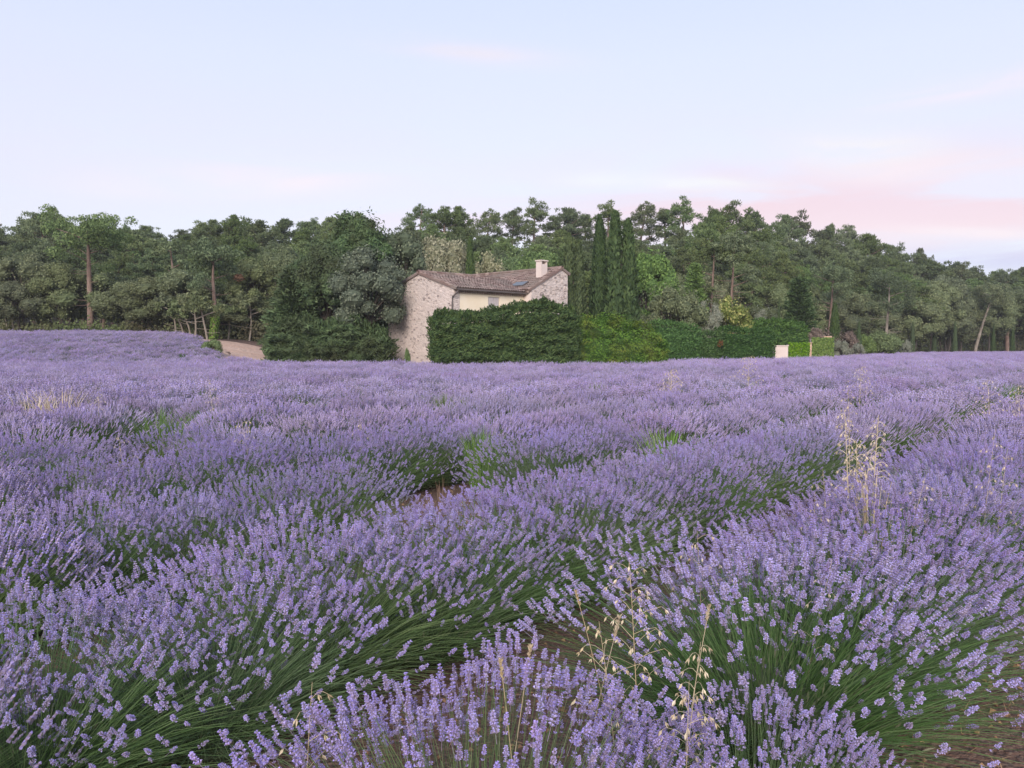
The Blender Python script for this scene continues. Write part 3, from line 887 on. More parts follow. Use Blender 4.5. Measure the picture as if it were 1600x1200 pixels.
# holm oaks along the foot of the wood
foot = [(-90, 398), (-25, 405), (30, 440), (40, 392), (95, 408), (150, 412), (200, 440), (245, 430), (290, 418), (352, 470), (395, 405), (440, 380), (455, 440),
        (1190, 470), (1290, 470), (1345, 455), (1365, 470), (1420, 455), (1460, 440), (1478, 425), (1500, 470), (1545, 440), (1590, 455), (1640, 440), (1700, 450)]
descr = ['spreading', 'tall lobed', 'low dense', 'pale topped', 'dark billowing']
nl_, nr_ = 0, 0
for i, (px, yt) in enumerate(foot):
    if px < 700:
        nl_ += 1; lab = f'{descr[i % 5]} holm oak at the field edge, {ordn[nl_ - 1]} counting eastward to the conifer'
    else:
        nr_ += 1; lab = f'{descr[i % 5]} holm oak at the wood foot, {ordn[nr_ - 1]} eastward from the yellow green shrub'
    Y = front_y(px) - 1 + rng.uniform(-1.5, 2)
    plant('holm_oak', OAKS[i % 4], lab, 'oak tree', px, yt, Y, 'holm oaks along the foot of the wood', H0=8.0, width=rng.uniform(95, 125) * (1 if px < 700 else .8), r0=3.3)


# ---- single trees
def bent_tree(label, px, ybase, ytop, Y, lean_px, bark, crown_mat, crown_r, seed, name='pine_tree', cat='pine tree', rad=.16, ivy=False, limbs=8, crownh=None):
    """a tree whose bare trunk shows: trunk from pixel base to pixel top, crown of puffs above"""
    global rng
    keep = rng; rng = np.random.default_rng(seed)
    x = (px - 800) / FOC * Y; z0 = terrain(x, Y)
    topz = at(px, ytop, Y).z - z0; lx = lean_px / FOC * Y
    t = thing(name, label, cat, (x, Y, z0 - .1))
    tr, cr = MB(), MB()
    q = np.linspace(0, 1, 9)
    path = np.stack([lx * q ** 1.3 + rng.uniform(-.09, .12) * np.sin(q * rng.uniform(3, 8)), .15 * np.sin(q * 5), q * topz], 1)
    tube(tr, path, rad * (1 - q) ** .6 + .04, 8)
    pf = []
    for i in range(limbs):
        s = rng.uniform(.55, 1); a = i * 2.4; b = np.array([np.interp(s, q, path[:, j]) for j in range(3)])
        e = b + np.array([math.cos(a), math.sin(a), .35]) * crown_r * rng.uniform(.4, .95)
        tube(tr, [b, (b + e) / 2, e], [.06, .04, .015], 4, cap=False); pf.append((e, crown_r * rng.uniform(.28, .42)))
    for i in range(6):
        pf.append((path[-1] + rng.normal(0, .4, 3) * crown_r * [1, 1, .5], crown_r * rng.uniform(.28, .4)))
    for c, r in pf:
        for _ in range(4):
            sc_ = c + rng.normal(0, .45, 3) * r; sr = r * .6
            m = int(240 * sr * sr) + 30; d = sph(m, .3); leaves(cr, sc_ + d * sr * rng.uniform(.6, 1.1, (m, 1)) * [1, 1, .75], d, .11, .24, .5)
    for i in range(9 if rad > .12 else 2):
        s = rng.uniform(.25, .7); a = rng.choice([0, math.pi]) + rng.uniform(-.6, .6); b = np.array([np.interp(s, q, path[:, j]) for j in range(3)])
        Lb = rng.uniform(.5, 2.2); e = b + [math.cos(a) * Lb, math.sin(a) * Lb, rng.uniform(-.1, .4)]
        tube(tr, [b, (b + e) / 2 + [0, 0, -.05], e], [.035, .022, .008], 4, cap=False)
    link('trunk', tr.mesh('bare_trunk', bark, True), t); link('crown', cr.mesh('bent_crown', crown_mat), t)
    if ivy:
        im = MB(); m = 900; s = rng.random(m) * .42; a = rng.random(m) * 6.28
        c = np.stack([np.interp(s, q, path[:, j]) for j in range(3)], 1)
        d = np.stack([np.cos(a), np.sin(a), 0 * a], 1); leaves(im, c + d * (rad + .08) * rng.uniform(.8, 1.5, (m, 1)), d, .14, .16, .4)
        link('ivy', im.mesh('trunk_ivy', M_IVY), t)
    rng = keep
    return t


bent_tree('big pine with a straight pinkish trunk and bare side branches above the oaks', 143, 480, 352, 79, 0, M_BARK, M_PINE, 3.6, 3, rad=.30, limbs=12)
bent_tree('pine with ivy climbing its lower trunk at the field edge', 333, 515, 405, 73, 6, M_BARK, M_PINE, 2.6, 4, rad=.2, ivy=True)
bent_tree('bare leaning pine trunk high in the wood above the slim oak stems', 284, 500, 385, 78, -14, M_BARK, M_PINE, 1.8, 5, rad=.14)
bent_tree('pine with thin reddish trunk behind the yellow green shrub', 1139, 470, 380, 84, 6, M_BARK, M_PINE, 2.4, 6, rad=.15)
bent_tree('pine with thin reddish trunk behind the silvery olive tree', 1111, 470, 390, 84, 2, M_BARK, M_PINE, 2.3, 7, rad=.15)
bent_tree('pine with pale trunk and whorled grey branches behind the round bush', 1384, 545, 440, 104, 3, M_BARKPALE, M_PINE, 3.0, 8, rad=.18)
bent_tree('oak with a curved pale trunk leaning out of the dark wood', 1522, 548, 462, 135.5, 26, M_BARKPALE, M_OAK, 3.4, 9, name='oak_tree', cat='oak tree', rad=.24)
bent_tree('pine with a bare trunk rising behind the small cypress by the low wall', 1292, 545, 430, 108, 8, M_BARK, M_PINE, 3.0, 10, rad=.17)
for i, (px, lx) in enumerate(((273, 2), (285, -6), (297, -8), (305, 1), (325, -10), (357, 4), (390, 3), (10, 3))):
    bent_tree(['slim pale oak stem west of the ivy clad pine, {} from the west'.format(ordn[i]), ''][0] if i < 5 else
              ['slim grey trunk under the dark oaks by the sandy track', 'short pale trunk at the shaded corner of the sandy track', 'slim grey trunk at the foot of the westmost oaks'][i - 5],
              px, 515, 470 + (i % 3) * 6, (field_edge(px) + 5 if px < 340 else 75.5), lx, M_BARKPALE, M_OAK, 1.5, 40 + i, name='oak_tree', cat='oak tree', rad=.06, limbs=5)


def single(name, variant, label, cat, px, ytop, Y, width, H0, r0, group=None, rot=None):
    return plant(name, variant, label, cat, px, ytop, Y, group, width=width, H0=H0, r0=r0, rot=rot)


LEYA = lobed_variant(151, M_LEY, M_BARKDARK, rx=2.7, H=11, nl=74, lr=(.45, 1.0), leaf=(.10, .26), dens=240, base=.0, name='leyland')
LEYB = lobed_variant(152, M_LEY, M_BARKDARK, rx=3.1, H=9, nl=70, lr=(.5, 1.05), leaf=(.10, .26), dens=240, base=.0, name='leyland')
LEYC = conifer_variant(53, H=7, r=2.4, n=110, irregular=.4)
single('leyland_conifer', LEYA, 'tallest dark conifer with billowing sprays, rising west of the house', 'conifer', 572, 328, 60, 118, 11, 2.7)
single('leyland_conifer', LEYB, 'broad dark green conifer in front of the tallest one', 'conifer', 512, 372, 57.5, 138, 9, 3.1)
single('leyland_conifer', LEYC, 'lower dark conifer at the end of the sandy track', 'conifer', 462, 420, 57, 104, 7, 2.4)
single('leyland_conifer', LEYC, 'pointed conifer crown poking between the tallest conifer and the broad one', 'conifer', 543, 338, 62, 92, 7, 2.4)
single('grey_oak', lobed_variant(55, M_GREY, M_BARKDARK, rx=2.6, H=8, nl=40, lr=(.4, 1.0), leaf=(.11, .14), dens=330, base=.22), 'bluish grey green oak leaning against the house gable', 'oak tree', 578, 382, 53.8, 124, 8, 2.6)
single('grey_oak', lobed_variant(56, M_GREY, M_BARKDARK, rx=2.0, H=8, nl=26, lr=(.6, .9), leaf=(.12, .15), dens=260, base=.1), 'tall blue grey tree between the dark conifer and the house roof', 'oak tree', 632, 352, 61, 90, 8, 2.0)
single('silver_oak', lobed_variant(57, M_SILVER, M_BARKDARK, rx=3.2, H=8, nl=44, lr=(.6, 1.0), leaf=(.15, .18), dens=220, base=.1), 'silvery pale holm oak showing above the roof ridge', 'oak tree', 693, 367, 70, 120, 8, 3.2)
single('silver_oak', lobed_variant(58, M_SILVER, M_BARKDARK, rx=3.0, H=8, nl=34, lr=(.6, 1.0), leaf=(.15, .18), dens=200, base=.1), 'lower silvery oak just behind the small cypress by the roof', 'oak tree', 762, 392, 72, 80, 8, 3.0)
LG = lobed_variant(59, M_LIGHT, M_BARKDARK, rx=3.2, H=8, nl=36, lr=(.65, 1.1), leaf=(.15, .2), dens=190, base=.08)
single('light_green_tree', LG, 'fresh green broadleaf tree right behind the tall cypresses', 'tree', 1012, 388, 72, 105, 8, 3.2)
single('light_green_tree', LG, 'mid green broadleaf tree behind the chimney', 'tree', 845, 382, 75, 105, 8, 3.2)
single('light_green_tree', LG, 'mid green broadleaf tree behind the roof valley', 'tree', 800, 392, 77, 80, 8, 3.2)
GO2 = lobed_variant(60, M_OAK, M_BARKDARK, rx=3.2, H=6, nl=40, lr=(.6, 1.0), leaf=(.14, .18), dens=220, base=.04)
single('holm_oak', GO2, 'brownish grey spreading oak behind the laurel hedge', 'oak tree', 1045, 440, 66, 118, 6, 3.2)
OL = lobed_variant(61, M_OLIVE, M_BARKPALE, rx=2.0, H=5, nl=28, lr=(.4, .8), leaf=(.06, .2), dens=420, base=.04)
single('olive_tree', OL, 'silver grey olive tree rising behind the clipped hedge', 'olive tree', 1104, 466, 66, 56, 5, 2.0)
single('olive_tree', OL, 'small grey olive beyond the raised back hedge', 'olive tree', 1190, 480, 84, 46, 5, 2.0)
YB = lobed_variant(62, M_YEL, M_BARKDARK, rx=1.8, H=4, nl=26, lr=(.4, .7), leaf=(.12, .18), dens=330, base=.02)
single('flowering_shrub', YB, 'yellow green rounded shrub with pale blossom tips', 'shrub', 1141, 464, 68, 76, 4, 1.8)
CY = [column_variant(71, tips=1), column_variant(72, tips=2), column_variant(73, tips=1, fat=1.1)]
single('cypress', CY[2], 'slim cypress rising just behind the sagging roof ridge', 'cypress', 735, 372, 66, 34, 10, .75)
single('cypress', CY[1], 'twin tipped cypress at the east end of the house', 'cypress', 896, 366, 60, 48, 10, .75, rot=.3)
single('cypress', column_variant(74, tips=1, mat=M_DCYP), 'darker slim cypress, middle one of the tall group', 'cypress', 936, 337, 62, 40, 10, .75)
single('cypress', column_variant(75, tips=2, r=.75), 'broadest twin tipped cypress beside the fresh green tree', 'cypress', 970, 331, 60.5, 62, 10, .75, rot=.1)
single('cypress', CY[0], 'small pointed cypress beside the low wall gate', 'cypress', 1303, 474, 92, 22, 10, .75)
single('cypress', CY[2], 'tiny pointed cypress between the brown shrubs', 'cypress', 1341, 503, 96, 13, 10, .75)
single('cypress', CY[2], 'narrow dark cypress behind the raised back hedge', 'cypress', 1216, 468, 88, 9, 10, .75)
for i, px in enumerate((1425, 1459, 1491, 1551, 1581)):
    single('cypress', CY[2 if i % 2 else 0], f'slim young cypress before the wood, {ordn[i]} of the line counted eastward from the round bush', 'cypress', px, 503 + (i % 2) * 4, lerp_tab([(1400, 119), (1600, 143)], px), 9, 10, .75, 'line of young cypresses at the far field edge')
single('fir_tree', conifer_variant(77, H=9, r=2.3, n=110, mat=M_CYP, name='fir'), 'dark feathery fir standing over the raised back hedge', 'conifer', 1247, 436, 86, 62, 9, 2.3)
single('fir_tree', conifer_variant(78, H=9, r=1.7, n=90, mat=M_LIGHT, name='young_fir', irregular=.35), 'brighter green young conifer between the pines', 'conifer', 1085, 415, 82, 42, 9, 1.7)


# ------------------------------------------------------------------ hedges
def hedge(label, px0, px1, Y0, Y1, tops, mat, depth=1.6, seed=1, dens=95, leafw=.1, leafl=.26, rough=.22, plumes=True, name='hedge', skew=0.0):
    """clipped hedge from pixel column px0 to px1; tops = [(px, pixel row of the top)]"""
    global rng
    keep = rng; rng = np.random.default_rng(seed)
    A = np.array([(px0 - 800) / FOC * Y0, Y0]); B = np.array([(px1 - 800) / FOC * Y1, Y1])
    d = B - A; Lh = np.linalg.norm(d); d = d / Lh; nrm = np.array([d[1], -d[0]])    # towards the camera
    z0 = terrain(*((A + B) / 2))
    t = thing(name, label, 'hedge', (A[0], A[1], z0))
    mb = MB()
    def top(s):
        px = px0 + (px1 - px0) * s; Y = Y0 + (Y1 - Y0) * s
        return at(px, lerp_tab(tops, px), Y).z - z0
    def pt(s, w, z):
        q = d * s * Lh - nrm * w
        return (q[0], q[1], z)
    def disp(s, z, k=0):
        return rough * (mnoise.noise(Vector((s * Lh * .8, z * 2.4, k + seed * 3.3))) + .6 * mnoise.noise(Vector((s * Lh * 2.2, z * 4.0, k + seed)))) 
    # closed inside
    ns = max(4, int(Lh / .6)); S = np.linspace(0.012, .988, ns)
    V, F = [], []
    for s in S:
        q_ = .16 + rough * .38; h = top(s) - q_ - .05
        for (w, z) in ((q_, 0), (q_, h * .5), (q_ + .05, h * .93), (q_ + .2, h), (depth - q_ - .15, h), (depth - q_, h * .6), (depth - q_, 0)):
            V.append(pt(s, w, z))
    for i in range(ns - 1):
        for j in range(6): F.append((i * 7 + j, (i + 1) * 7 + j, (i + 1) * 7 + j + 1, i * 7 + j + 1))
    mb.add(V, F, .25)
    for i in (0, ns - 1):
        mb.add([V[i * 7 + j] for j in range(7)], [(0, 1, 2, 6), (2, 3, 4, 5)], .25); mb.add([V[i * 7 + 2], V[i * 7 + 5], V[i * 7 + 6]], [(0, 1, 2)], .25)
    core = mb; mb = MB()
    def lay(ptsl, nl, tips):
        leaves(mb, np.array(ptsl), np.array(nl), leafw, leafl, .5, tip=np.array(tips) if plumes else None)
    P, Nn, T = [], [], []
    hm = np.mean([top(s) for s in S])
    m = int(Lh * hm * dens)
    d3 = np.array([d[0], d[1], 0]); n3 = np.array([nrm[0], nrm[1], 0])
    for side in (1, -1):
        for _ in range(m if side == 1 else m // 3):
            s = rng.random(); z = rng.random() * top(s)
            q = disp(s, z) * .9 + rng.uniform(-.08, .1)
            w = -q if side == 1 else depth + q
            if z > top(s) - .25: w += (.12 if side == 1 else -.12)
            P.append(pt(s, w, z)); Nn.append(n3 * side * .9 + [0, 0, .45]); T.append(n3 * side * .35 + d3 * rng.choice([-.5, .8]) + [0, 0, .45])
    for _ in range(int(Lh * depth * dens * 1.5)):
        s = rng.random(); w = rng.random() * depth; z = top(s) + disp(s, w * 2, 9) * .8 + rng.uniform(-.12, .08)
        P.append(pt(s, w, z)); Nn.append((0, 0, 1.)); T.append(n3 * .3 + d3 * rng.uniform(-.6, .6) + [0, 0, .7])
    for s in (0, 1):
        for _ in range(int(depth * hm * dens)):
            w = rng.random() * depth; z = rng.random() * top(s)
            ds = (disp(w, z, 5) * .7 + rng.uniform(-.06, .08)) / Lh
            P.append(pt(-ds if s == 0 else 1 + ds, w, z)); Nn.append(d3 * (2 * s - 1) + [0, 0, .3]); T.append(d3 * (2 * s - 1) * .5 + [0, 0, .6])
    lay(P, Nn, T)
    link('branches', core.mesh('hedge_core', mat), t); link('foliage', mb.mesh('hedge_foliage', mat), t)
    rng = keep
    return t


hedge('tall dark green hedge with a stepped top hiding the front of the house', 680, 902, 46.0, 47.2,
      [(680, 494), (762, 491), (790, 484), (815, 476), (865, 475), (885, 481), (902, 494)], M_HEDGE, 2.0, 81, dens=330, rough=.62, leafl=.24, leafw=.07)
hedge('lighter yellow green laurel hedge joined to the tall dark one', 893, 1042, 48.0, 50.5,
      [(893, 506), (915, 500), (960, 501), (1000, 507), (1022, 518), (1042, 536)], M_LHEDGE, 2.2, 82, dens=300, plumes=False, leafw=.08, leafl=.11, rough=.75)
hedge('clipped dark hedge block next to the laurel hedge, tallest of the low row', 1034, 1095, 57.8, 59.5, [(1034, 503), (1060, 504), (1095, 512)], M_FHEDGE, 1.6, 83, dens=120, leafw=.08, leafl=.2, rough=.35)
hedge('clipped hedge block with a rusty patch in the middle of the low row', 1098, 1132, 60.6, 61.4, [(1098, 521), (1132, 520)], M_FHEDGE, 1.6, 84, dens=120, leafw=.08, leafl=.2, rough=.35)
hedge('clipped hedge block ending the low row beside the pink pillar', 1135, 1211, 61.3, 63.3, [(1135, 513), (1175, 516), (1205, 515), (1211, 520)], M_FHEDGE, 1.6, 85, dens=120, leafw=.08, leafl=.2, rough=.35)
hedge('raised back hedge with billowing top behind the low row', 1172, 1262, 76, 79, [(1172, 510), (1195, 502), (1230, 504), (1255, 506), (1262, 512)], M_FHEDGE, 2.0, 86, dens=150, rough=.6)
hedge('shaggy dark clipped hedge under the conifers by the sandy track', 418, 600, 52.8, 51.6, [(418, 528), (436, 508), (470, 500), (505, 512), (540, 503), (575, 516), (600, 530)], M_LEY, 1.6, 87, dens=230, rough=1.3, leafl=.34, leafw=.08)
rb = MB(); c0 = np.array(at(1126, 537, 60.3)); d_ = sph(60); leaves(rb, c0 + d_ * [.26, .15, .3] * rng.uniform(.4, 1, (60, 1)), d_, .08, .14, .5)
tag(link('dead_branch', rb.mesh('dead_branch', M_RED)), 'rusty dead patch of twigs on the low clipped hedge', 'dead branch')
rb = MB(); c0 = np.array(at(373, 434, 74)); d_ = sph(120); leaves(rb, c0 + d_ * [.5, .3, .4] * rng.uniform(.4, 1, (120, 1)), d_, .14, .2, .5)
tag(link('dead_branch', rb.mesh('red_branch', M_RED)), 'rust red dead spray of leaves high on the holm oak', 'dead branch')

# pillar, ivy wall, hut roof
pm = MB(); Yp = 65.3
x0_, x1_ = (1209 - 800) / FOC * Yp, (1229 - 800) / FOC * Yp
box(pm, ((x0_ + x1_) / 2, Yp, .82), (x1_ - x0_, .6, 1.66)); box(pm, ((x0_ + x1_) / 2, Yp, 1.69), (x1_ - x0_ + .1, .7, .07))
tag(link('gate_pillar', pm.mesh('gate_pillar', M_PINKPLASTER)), 'square pinkish rendered pillar at the end of the low hedge row', 'pillar')


def ivy_wall(label, px0, px1, Y, ytop, seed, cap):
    global rng
    keep = rng; rng = np.random.default_rng(seed)
    xa, xb = (px0 - 800) / FOC * Y, (px1 - 800) / FOC * Y; h = at(px0, ytop, Y).z
    t = thing('garden_wall', label, 'wall', ((xa + xb) / 2, Y, 0))
    w = MB(); box(w, (0, 0, h / 2 - .15), (xb - xa, .35, h + .3)); link('masonry', w.mesh('masonry', M_PINKPLASTER), t)
    m = int((xb - xa) * h * 420); im = MB()
    p = np.stack([rng.uniform(-(xb - xa) / 2, (xb - xa) / 2, m), rng.uniform(-.34, -.18, m), rng.uniform(.15, h + .14, m)], 1)
    leaves(im, p, np.tile([0, -1, .3], (m, 1)), .13, .15, .4)
    link('ivy', im.mesh('wall_ivy', M_IVY), t)
    if cap:
        c = MB(); box(c, (.5, .3, h + .2), (xb - xa - 1.2, .9, .1)); link('coping', c.mesh('coping', M_SAND), t)
    rng = keep


ivy_wall('low garden wall smothered in bright green ivy beside the pink pillar', 1229.5, 1263, 66.5, 538, 91, False)
ivy_wall('taller ivy covered wall piece with a pale coping slab on top', 1266, 1300, 70, 530, 92, True)
pm = MB(); xg = (1264 - 800) / FOC * 67; box(pm, (xg, 67, .95), (.28, .3, 1.9)); box(pm, (xg, 67, 1.93), (.36, .38, .06))
tag(link('gate_post', pm.mesh('gate_post', M_SAND)), 'short pale post between the two ivy covered walls', 'post')

SHR = lobed_variant(63, M_BROWNBUSH, M_BARKDARK, rx=1.8, H=3, nl=22, lr=(.4, .7), leaf=(.14, .2), dens=260, base=.0)
SHG = lobed_variant(64, M_OLIVE, M_BARKDARK, rx=1.8, H=3, nl=20, lr=(.4, .7), leaf=(.12, .16), dens=260, base=.0)
SHM = lobed_variant(65, M_LIGHT, M_BARKDARK, rx=2.0, H=3, nl=24, lr=(.5, .8), leaf=(.12, .2), dens=260, base=.0)
for v, px, yt, Y, w, lab in ((SHR, 1280, 512, 84, 50, 'brownish shrub behind the ivy wall with coping'), (SHR, 1322, 517, 90, 40, 'purple brown shrub between the two little cypresses'),
                             (SHG, 1312, 530, 80, 34, 'pale grey shrub beside the end of the ivy wall'), (SHG, 1340, 536, 86, 26, 'little grey shrub near the round green bushes'),
                             (SHM, 1378, 519, 100, 56, 'large rounded green bush at the far field edge'), (SHM, 1350, 524, 99, 36, 'smaller rounded green bush beside the large one'),
                             (SHG, 1415, 530, 114, 22, 'grey green bush under the pale trunked pine'), (SHM, 332, 531, 60, 34, 'dark green rounded bush at the near edge of the sandy track'),
                             (SHR, 1232, 500, 92, 46, 'brownish bush behind the raised back hedge'), (SHM, 636, 545, 50.3, 11, 'small weedy sapling at the foot of the gable')):
    single('round_bush' if v is SHM else 'garden_shrub', v, lab, 'bush', px, yt, Y, w, 3, 1.9)

for i, (px, yt, Y) in enumerate(((1530, 490, 158), (1562, 480, 160), (1592, 485, 158), (1622, 478, 162), (1655, 485, 160), (1690, 480, 160), (1480, 492, 150), (1435, 488, 142))):
    plant('holm_oak', OAKS[(0, 1, 3)[i % 3]], 'low dark oak filling the shade under the far eastern trees', 'oak tree', px, yt, Y, 'low oaks under the far eastern trees', H0=8.0, width=78, r0=3.3)
# undergrowth along the wood edge (one uncountable mass)
um = MB(); P, Nn = [], []
for px in np.arange(-260, 1800, 1.2):
    if 1040 < px < 1270: continue
    for _ in range(7):
        Y = front_y(px) - 3.5 + rng.random() * 6 + (5 if px > 1290 else 0)
        if 590 < px < 1040: Y += 4
        x = (px - 800) / FOC * Y
        cl_ = .5 + .5 * mnoise.noise(Vector((x * .35, Y * .3, 2)))
        z = terrain(x, Y) + rng.random() * (0.25 + 2.2 * cl_ + (2.0 if px > 1290 else 0))
        P.append((x, Y, z)); Nn.append((rng.normal(0, .5), -1, .6))
P = np.array(P); P = np.repeat(P, 4, 0) + rng.normal(0, .28, (len(P) * 4, 3)); Nn = np.repeat(np.array(Nn), 4, 0)
leaves(um, P, Nn, .2, .26, .5)
link('undergrowth', um.mesh('undergrowth', M_UNDER), kind='stuff')

# ------------------------------------------------------------------ lavender
def floret_template():
    # calyx: 3 sided cup on the axis pointing along +z, corolla: two small lips
    V = [(0, 0, 0)] + [(math.cos(a) * .0021, math.sin(a) * .0021, .0062) for a in (0, 2.09, 4.19)]
    T = [(0, 1, 2), (0, 2, 3), (0, 3, 1), (1, 3, 2)]; tt = [.22, .3, .26, .34]
    V += [(0, 0, .0058), (.0036, -.0012, .0095), (-.0002, .0030, .0104), (0, 0, .0058), (-.0032, -.0016, .0098), (.0012, -.0032, .0088)]
    T += [(4, 5, 6), (7, 8, 9)]; tt += [.85, 1.0]
    return np.array(V), np.array(T), np.array(tt)


FLV, FLT, FLTT = floret_template()


def spike_template(seed, whorls=7, length=.062, per=6, flower=.75):
    r_ = np.random.default_rng(seed)
    V, T, tt = [], [], []
    n = 0
    # axis
    ax = np.array([(0, 0, 0), (.0012, 0, 0), (0, .0012, 0), (0, 0, length)])
    V.append(ax); T.append(np.array([(0, 1, 3), (1, 2, 3), (2, 0, 3)])); tt.append(np.array([.1, .1, .1])); n += 4
    for w in range(whorls):
        z = 0 if w == 0 else length * (.2 + .8 * w / whorls)
        if w == 0 and r_.random() < .45: continue
        if w == 1 and r_.random() < .25: continue
        size = 1.25 * (1 - .35 * (w / whorls) ** 2) * (.8 if w == 0 else 1)
        for q in range(per):
            a = q * 2 * math.pi / per + w * .5 + r_.uniform(-.25, .25)
            tilt = .80 - .40 * w / whorls + r_.uniform(-.15, .15)
            d = np.array([[math.cos(a) * math.sin(tilt), math.sin(a) * math.sin(tilt), math.cos(tilt)]])
            fr = frames(d, r_.random(1) * 6.28)[0]
            P = (FLV * [1, 1, .92] * size * 1.0) @ fr.T + np.array([0, 0, z]) + d[0] * .001
            k = 6 if r_.random() < flower else 4
            V.append(P); T.append(FLT[:k] + n); tt.append(np.clip(FLTT[:k] + r_.uniform(-.12, .12), 0, 1)); n += len(P)
    return np.concatenate(V), np.concatenate(T), np.concatenate(tt)


def lump_template(seed, sides, rings, length=.066, rad=.0085):
    """simplified spike: stacked whorls"""
    r_ = np.random.default_rng(seed)
    V = [(0, 0, 0)]; tt = []
    for i in range(rings):
        z = length * (i + .6) / (rings + .3)
        q = rad * (1.12 if i % 2 == 0 else .62) * (1 - .45 * (i / rings) ** 2) * r_.uniform(.85, 1.15)
        for j in range(sides):
            a = 2 * math.pi * (j + .5 * (i % 2)) / sides; g_ = r_.uniform(.8, 1.2)
            V.append((math.cos(a) * q * g_, math.sin(a) * q * g_, z + r_.uniform(-.002, .002)))
    V.append((0, 0, length)); T = []
    for j in range(sides):
        T.append((0, 1 + (j + 1) % sides, 1 + j)); tt.append(.2)
    for i in range(rings - 1):
        for j in range(sides):
            a, b = 1 + i * sides + j, 1 + i * sides + (j + 1) % sides
            T += [(a, b, b + sides), (a, b + sides, a + sides)]; c = r_.uniform(.05, .4) if i % 2 else r_.uniform(.35, .9); tt += [c, c]
    l0 = 1 + (rings - 1) * sides
    for j in range(sides): T.append((l0 + j, l0 + (j + 1) % sides, len(V) - 1)); tt.append(.85)
    return np.array(V), np.array(T), np.array(tt)


def ribbons(mb, B, Mid, E, w, seg=3, tint=None, taper=.5):
    """thin bent stems from B over Mid to E (quadratic), as crossed narrow blades"""
    n = len(B)
    ts = np.linspace(0, 1, seg + 1)
    pts = np.stack([(1 - t) ** 2 * B + 2 * t * (1 - t) * Mid + t * t * E for t in ts], 1)
    d = unit(E - B); side = unit(np.cross(d, rng.normal(0, 1, (n, 3))))
    ww = (w * (1 - (1 - taper) * ts))[None, :, None]
    Lp = pts - side[:, None, :] * ww / 2; Rp = pts + side[:, None, :] * ww / 2
    V = np.stack([Lp, Rp], 2).reshape(n, -1, 3)
    k = (seg + 1) * 2
    f = np.array([(2 * i, 2 * i + 1, 2 * i + 3, 2 * i + 2) for i in range(seg)])
    F = f[None] + (np.arange(n) * k)[:, None, None]
    if tint is None: tint = rng.random(n)
    mb.add(V.reshape(-1, 3), F.reshape(-1, 4), np.repeat(tint, seg))


RB, HB = .86, .80    # radius and height of a full bush


def bush_layout(n, seed, low=0.12):
    """stem bases, control points and tips of one bush"""
    r_ = np.random.default_rng(seed)
    a = r_.random(n) * 2 * np.pi
    cz = low + (1 - low) * r_.random(n) ** .68          # cos of the polar angle
    sn = np.sqrt(1 - cz ** 2)
    lump = 1 + .07 * np.sin(a * 3 + seed) + .05 * np.sin(a * 7 + seed * 2)
    ln = (.78 + .24 * r_.random(n) ** .6) * lump
    tip = np.stack([np.cos(a) * sn * RB * ln, np.sin(a) * sn * RB * ln, .10 + cz * (HB - .17) * ln], 1)
    base = np.stack([np.cos(a) * sn * .20, np.sin(a) * sn * .20, .04 + .12 * cz * r_.random(n)], 1) + r_.normal(0, .035, (n, 3)) * [1, 1, .3]
    base[:, 2] = np.maximum(base[:, 2], .01)
    mid = base * .5 + tip * .5 + np.stack([0 * a, 0 * a, .02 + .10 * sn], 1) + r_.normal(0, .02, (n, 3))
    # clumping: stems of a tuft share a sway
    for k in range(14):
        ca = r_.random() * 6.28; cd = np.array([math.cos(ca), math.sin(ca), .3]); w = np.exp(-((tip - cd * [RB * .6, RB * .6, 1]) ** 2).sum(1) / .03)
        sway = r_.normal(0, .045, 3); tip += w[:, None] * sway
    d = unit(tip - mid) + r_.normal(0, .12, (n, 3)) + np.stack([0 * a, 0 * a, .2 + .75 * sn ** 2], 1)
    return base, mid, tip, unit(d), r_


def foliage_mound(mb, n, w=.006, l=.05, seed=1, rr=.42, hh=.40):
    d = sph(n, .3); d[:, 2] = np.abs(d[:, 2])
    p = d * [rr, rr, hh] * rng.uniform(.35, 1.05, (n, 1)) + [0, 0, .03]
    leaves(mb, p, np.cross(d, rng.normal(0, 1, (n, 3))), w, l, .3, tip=d + [0, 0, .4])


def core_mound(mb, q=.34, seg=9):
    blob(mb, (0, 0, .12), (RB * q * .75, RB * q * .75, .2), .1, seg, 5, .15)


SP0 = [spike_template(s, whorls=6 + s % 3, length=.054 + .008 * (s % 4)) for s in range(8)]
SP0_MESH = []
for v_, t_f, tt_ in SP0:
    m_ = MB(); m_.add(v_, t_f, tt_); SP0_MESH.append(m_.mesh('flower_spike', M_FLOWER))


